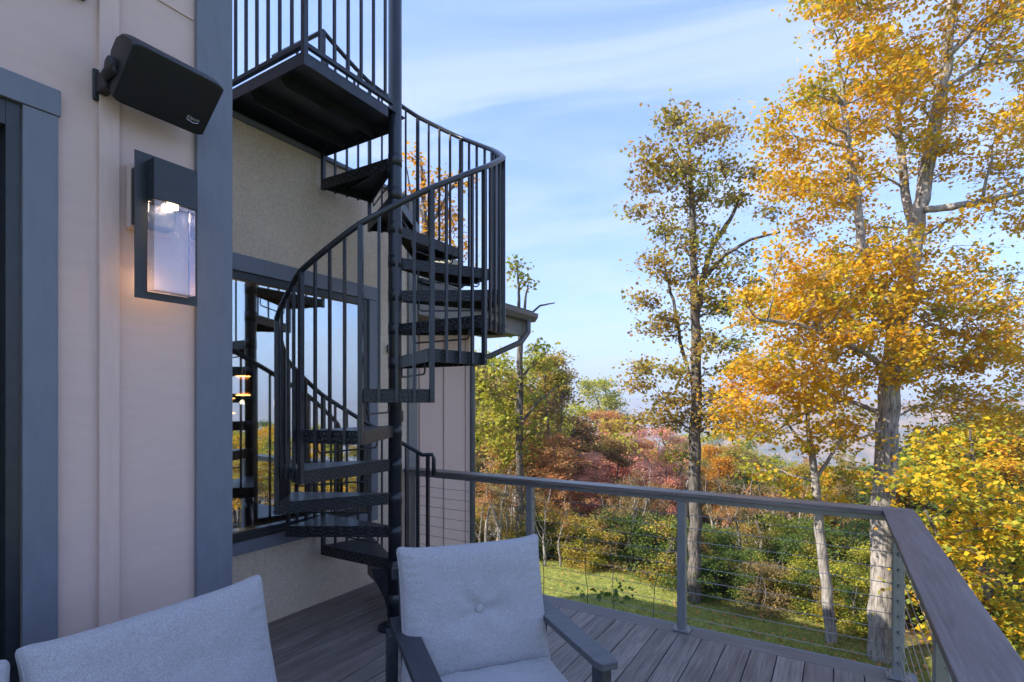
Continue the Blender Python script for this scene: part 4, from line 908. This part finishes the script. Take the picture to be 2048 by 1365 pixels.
def place(kind, x, d, h, colr, seed, barkm='bark_dark', label=None, name=None):
    ps = protos[kind]; p = ps[seed % len(ps)]; rnd = random.Random(seed * 13 + 5)
    g = at(x, 806, d); gx, gy = g.x, g.y; gz = ground_h(gx, gy)
    o = p.copy(); C.objects.link(o)
    for ch in p.children:
        c = ch.copy(); C.objects.link(c); c.parent = o
        c.material_slots[0].material = LEAF[colr] if ch.name.startswith('crown') else M[barkm]
    s = h / (10 if kind != 'bush' else 2.9); wsc = s * rnd.uniform(.9, 1.15) if kind != 'bush' else s * rnd.uniform(1.0, 1.4)
    if kind == 'round' and h < 7: wsc = max(wsc, .75)
    o.location = (gx, gy, gz); o.rotation_euler = (0, 0, rnd.uniform(0, 2 * PI)); o.scale = (wsc, wsc, s)
    where = 'left of the first post' if x < 1060 else 'between first and middle posts' if x < 1364 else 'between middle and corner posts' if x < 1790 else 'right of the deck corner'
    far_ = 'near the lawn' if d < 18 else 'inside the wood' if d < 32 else 'deep in the wood'
    nm = {'round': 'full crowned tree', 'tall': 'narrow tree', 'bare': 'nearly bare tree', 'bush': 'bush'}[kind]
    o.name = name or {'round': 'forest_tree', 'tall': 'forest_tree', 'bare': 'bare_tree', 'bush': 'forest_bush'}[kind]
    tag(o, label or f'{COLN[colr]} {nm} {far_}, {where}', 'bush' if kind == 'bush' else 'tree', f'{COLN[colr]} {nm}s {far_} {where}' if not label else None)
    return o
def interp(xs, x):
    for (a, va), (b_, vb) in zip(xs, xs[1:]):
        if x <= b_: return va + (vb - va) * (x - a) / (b_ - a)
    return xs[-1][1]
PROF = [(800, 740), (950, 760), (1000, 790), (1070, 800), (1130, 840), (1190, 880), (1300, 885), (1400, 890), (1480, 890), (1560, 960), (1640, 960), (1720, 930), (1850, 900), (1950, 850), (2050, 820), (2400, 800), (3000, 800)]
# trees one can single out
place('round', 1190, 34, 9.6, 'yellowgreen', 3, label='feathery olive tree standing against the pale lake', name='olive_tree')
place('bush', 1182, 21, 4.2, 'brightyellow', 1, label='bright yellow bush just above the railing left of the pink trees', name='yellow_bush')
place('round', 1250, 24, 5.2, 'pink', 1, label='pinkish red tree left of the slender oak above the railing', name='pink_tree')
place('round', 1320, 27, 5.6, 'pink', 2, label='salmon pink tree directly behind the slender oak', name='pink_tree')
place('round', 1205, 28, 6.4, 'rust', 0, label='dark red tree below the feathery olive tree', name='red_tree')
rnd = random.Random(42)
def htop(x, y, d):
    g = at(x, y, d); return g.z - ground_h(g.x, g.y)
cnt = 0
ZONES = [((860, 1065), ['yellowgreen', 'brown', 'oak', 'yellowgreen', 'green', 'rust'], ['tall', 'round', 'tall']),
         ((1065, 1160), ['oakbrown', 'brown', 'rust', 'oak', 'green'], ['round', 'tall']),
         ((1160, 1370), ['rust', 'pink', 'brown', 'oakbrown', 'rust'], ['round', 'bare', 'tall', 'bare']),
         ((1370, 1560), ['oak', 'green', 'yellowgreen', 'brown', 'oakbrown'], ['round', 'round', 'bare']),
         ((1560, 1800), ['yellowgreen', 'gold', 'oak', 'green'], ['round', 'tall']),
         ((1800, 2150), ['yellowgreen', 'green', 'green', 'gold'], ['round', 'round'])]
for (x0, x1), cols_, kinds_ in ZONES:
    n_ = int((x1 - x0) / 19)
    for i in range(n_ * 2):
        x = x0 + (x1 - x0) * ((i // 2) + rnd.random()) / n_; d = rnd.uniform(15, 24) if i % 2 else rnd.uniform(24, 55)
        yt = interp(PROF, x) + rnd.uniform(-45, 70) + (20 if d < 20 else 0)
        h = max(3.2, htop(x, yt, d)); place(rnd.choice(kinds_), x, d, h, rnd.choice(cols_), rnd.randrange(100), rnd.choice(['bark_dark', 'bark_dark', 'bark_pale']))
for i in range(34):
    if i < 12: x = rnd.uniform(945, 1125); d = rnd.uniform(16, 22); yt = rnd.uniform(690, 800); c_ = rnd.choice(['yellowgreen', 'yellowgreen', 'oak', 'brown'])
    else: x = rnd.uniform(1080, 1760); d = rnd.uniform(14, 21); yt = interp(PROF, x) + rnd.uniform(-25, 40); c_ = rnd.choice(['rust', 'oakbrown', 'orange', 'oak', 'pink'] if x < 1380 else ['oak', 'yellowgreen', 'orange', 'green', 'brown'])
    place('tall', x, d, htop(x, yt, d), c_, rnd.randrange(100), rnd.choice(['bark_dark', 'bark_pale']))
# beyond the right edge of the photo, mirrored by the window
for i in range(46):
    x = 2150 + (i / 46) ** 1.8 * 14000; an = math.atan((x - 1024) / FPX); rr_ = rnd.uniform(15, 45); d = rr_ * math.cos(an)
    g = at(x, 806, d); h = max(3, -ground_h(g.x, g.y) + rnd.uniform(-2.0, .6)); place(rnd.choice(['round', 'tall']), x, d, h, rnd.choice(['yellowgreen', 'green', 'gold', 'oak']), rnd.randrange(100))
# pale slim trunks standing in the shade
for x in (962, 975, 990, 1003, 1012, 1022, 1048, 1090, 1122, 1150, 1180, 1212, 1238, 1250, 1262, 1285, 1298, 1310, 1335, 1425, 1452, 1478, 1492, 1515, 1540, 1578, 1600):
    d = rnd.uniform(12.6, 15.5); place('bare', x, d, htop(x, rnd.uniform(900, 990), d), rnd.choice(['brown', 'rust', 'oakbrown']), rnd.randrange(100), 'bark_pale')
# undergrowth
for i in range(100):
    x = 860 + (2100 - 860) * (i + rnd.random()) / 100
    edge_d = interp([(800, 15.2), (1080, 13.6), (1350, 11.2), (1500, 10.0), (1700, 9.2), (2100, 8.8)], x)
    d = edge_d + abs(rnd.gauss(.3, 1.7)); h = rnd.uniform(.7, 1.5) * (.75 if x > 1380 and d < edge_d + .8 else 1.05)
    cl_ = rnd.choice(['green', 'green', 'green', 'oak', 'brown', 'yellowgreen']) if x < 1560 else rnd.choice(['green', 'yellowgreen', 'yellowgreen', 'oak'])
    place('bush', x, d, h, cl_, rnd.randrange(100))
for k in protos:
    for p in protos[k]:
        for ch in list(p.children): bpy.data.objects.remove(ch)
        bpy.data.objects.remove(p)

# young vine climbing at the deck edge
VN = thing('climbing_vine', (-1.53, 3.72, -2.5), 'dark leafy vine rising past the deck edge behind the railing', 'vine')
b = MB(); rs = np.random.default_rng(77); lv = []; cen = []
for (x, yt, yb) in ((1088, 965, 1150), (1172, 985, 1180), (1225, 1000, 1190), (1312, 990, 1200)):
    d = 4.16 + (x - 1088) * -.0012 + .12; A = at(x, yb, d) - VN.location; B = at(x + rs.uniform(-10, 6), yt, d) - VN.location
    base = Vector((A.x, A.y, -.05)); pts = [base.lerp(A, t) + Vector((rs.normal() * .015, rs.normal() * .01, 0)) for t in (0, .33, .66)] + [A.lerp(B, t) + Vector((rs.normal() * .008, rs.normal() * .01, 0)) for t in np.linspace(0, 1, 9)]
    b.tube(pts, [.004] * 3 + list(np.linspace(.003, .001, 9)), 5)
    for t in rs.uniform(.1, 1, 10): p = A.lerp(B, t); cen.append([p.x + rs.normal() * .01, p.y + rs.normal() * .01, p.z])
b.build('stem', M['bark_dark'], VN, 0)
leaf_mesh('tendril_leaves', np.array(cen), .022, LEAF['green'], rs, VN, .2)
cen = []
for (x, y, n_, s_) in ((1160, 1178, 5, 10), (1225, 1185, 13, 22), (1240, 1170, 9, 14), (1212, 1205, 6, 18), (1262, 1195, 4, 10)):
    for _ in range(n_): p = at(x + rs.normal() * s_, y + rs.normal() * s_ * .6, 4.1 + rs.normal() * .04) - VN.location; cen.append([*p])
leaf_mesh('leaves', np.array(cen), .05, LEAF['green'], rs, VN, .1, 1.2)

# ------------------------------------------------------------------ lawn grass
rs = np.random.default_rng(3); N = 90000
xx = rs.uniform(1000, 2080, N * 2); dd = 1 / rs.uniform(1 / 15.5, 1 / 5.2, N * 2)
u = (xx - 1024) / FPX; gx = dd * (u * cr - sr); gy = dd * (cr + u * sr); k_ = (.319 * gx + .948 * gy + rs.normal(size=N * 2) * .35 < 10.1) & (gy > 4.6); gx, gy = gx[k_][:N], gy[k_][:N]; n_ = len(gx)
gz = np.array([ground_h(a, c) for a, c in zip(gx, gy)]); an = rs.uniform(0, 2 * PI, n_); hgt = rs.uniform(.03, .085, n_); ww = rs.uniform(.004, .008, n_); ln_ = rs.normal(size=(n_, 2)) * .03
V = np.empty((n_, 3, 3)); V[:, 0] = np.stack([gx - ww * np.cos(an), gy - ww * np.sin(an), gz - .005], 1); V[:, 1] = np.stack([gx + ww * np.cos(an), gy + ww * np.sin(an), gz - .005], 1); V[:, 2] = np.stack([gx + ln_[:, 0], gy + ln_[:, 1], gz + hgt], 1)
me = bpy.data.meshes.new('grass'); me.vertices.add(3 * n_); me.vertices.foreach_set('co', V.ravel()); me.loops.add(3 * n_); me.polygons.add(n_)
me.loops.foreach_set('vertex_index', np.arange(3 * n_)); me.polygons.foreach_set('loop_start', np.arange(0, 3 * n_, 3)); me.polygons.foreach_set('loop_total', np.full(n_, 3))
me.materials.append(leafmat('grass_blades', [(.12, .17, .04), (.25, .30, .06), (.42, .42, .14), (.22, .25, .05)], 3)); me.update(); go = bpy.data.objects.new('grass', me); C.objects.link(go)
tag(go, 'short sunlit green lawn beyond the deck railing', 'grass', kind='stuff')

N = 2600; xx = rs.uniform(1000, 2080, N); dd = 1 / rs.uniform(1 / 15.5, 1 / 5.5, N); u = (xx - 1024) / FPX; gx = dd * (u * cr - sr); gy = dd * (cr + u * sr); k_ = (gy > 4.6); gx, gy = gx[k_], gy[k_]
fl = leaf_mesh('fallen_leaves', np.array([(a, c, ground_h(a, c) + .035 + .03 * rs.uniform()) for a, c in zip(gx, gy)]), .075, LEAF['rust'], rs, None, 2.0)
tag(fl, 'dry fallen leaves scattered over the lawn', 'leaves', kind='stuff')

# distant canopy on the slope below, one mass
rs = np.random.default_rng(9); cen = []; cols = []
for _ in range(1700):
    r_ = 50 + 330 * rs.uniform() ** 1.1; t = R(rs.uniform(10, 165)); x, y = r_ * math.cos(t), r_ * math.sin(t); z = ground_h(x, y); hh_ = rs.uniform(5, 10) * (.75 if r_ < 90 else 1); w_ = rs.uniform(2.5, 4) * (1 + r_ / 500)
    q = rs.normal(size=(70, 3)); q /= np.linalg.norm(q, axis=1)[:, None]; q[:, 2] = np.abs(q[:, 2]) * 1.2 - .3; q *= rs.uniform(.7, 1.08, size=(70, 1)); cen.append(q * np.array([w_, w_, hh_ * .5]) + np.array([x, y, z + hh_ * .5]))
fo_ = leaf_mesh('distant_forest', np.concatenate(cen), 1.5, leafmat('distant_autumn_canopy', [(.10, .12, .03), (.24, .16, .05), (.30, .14, .06), (.30, .24, .05), (.16, .12, .05)], .04), rs, None, .6)
tag(fo_, 'autumn coloured forest far down the slope towards the lake', 'forest', kind='stuff')

# ------------------------------------------------------------------ output
S.view_settings.view_transform = 'Standard'; S.view_settings.look = 'None'; S.view_settings.gamma = 1; S.view_settings.exposure = 1.8
S.cycles.max_bounces = 8; S.cycles.diffuse_bounces = 3; S.cycles.glossy_bounces = 4; S.cycles.transmission_bounces = 6; S.cycles.transparent_max_bounces = 8; S.cycles.volume_bounces = 0
S.cycles.use_denoising = True
S.cycles.sample_clamp_indirect = 6
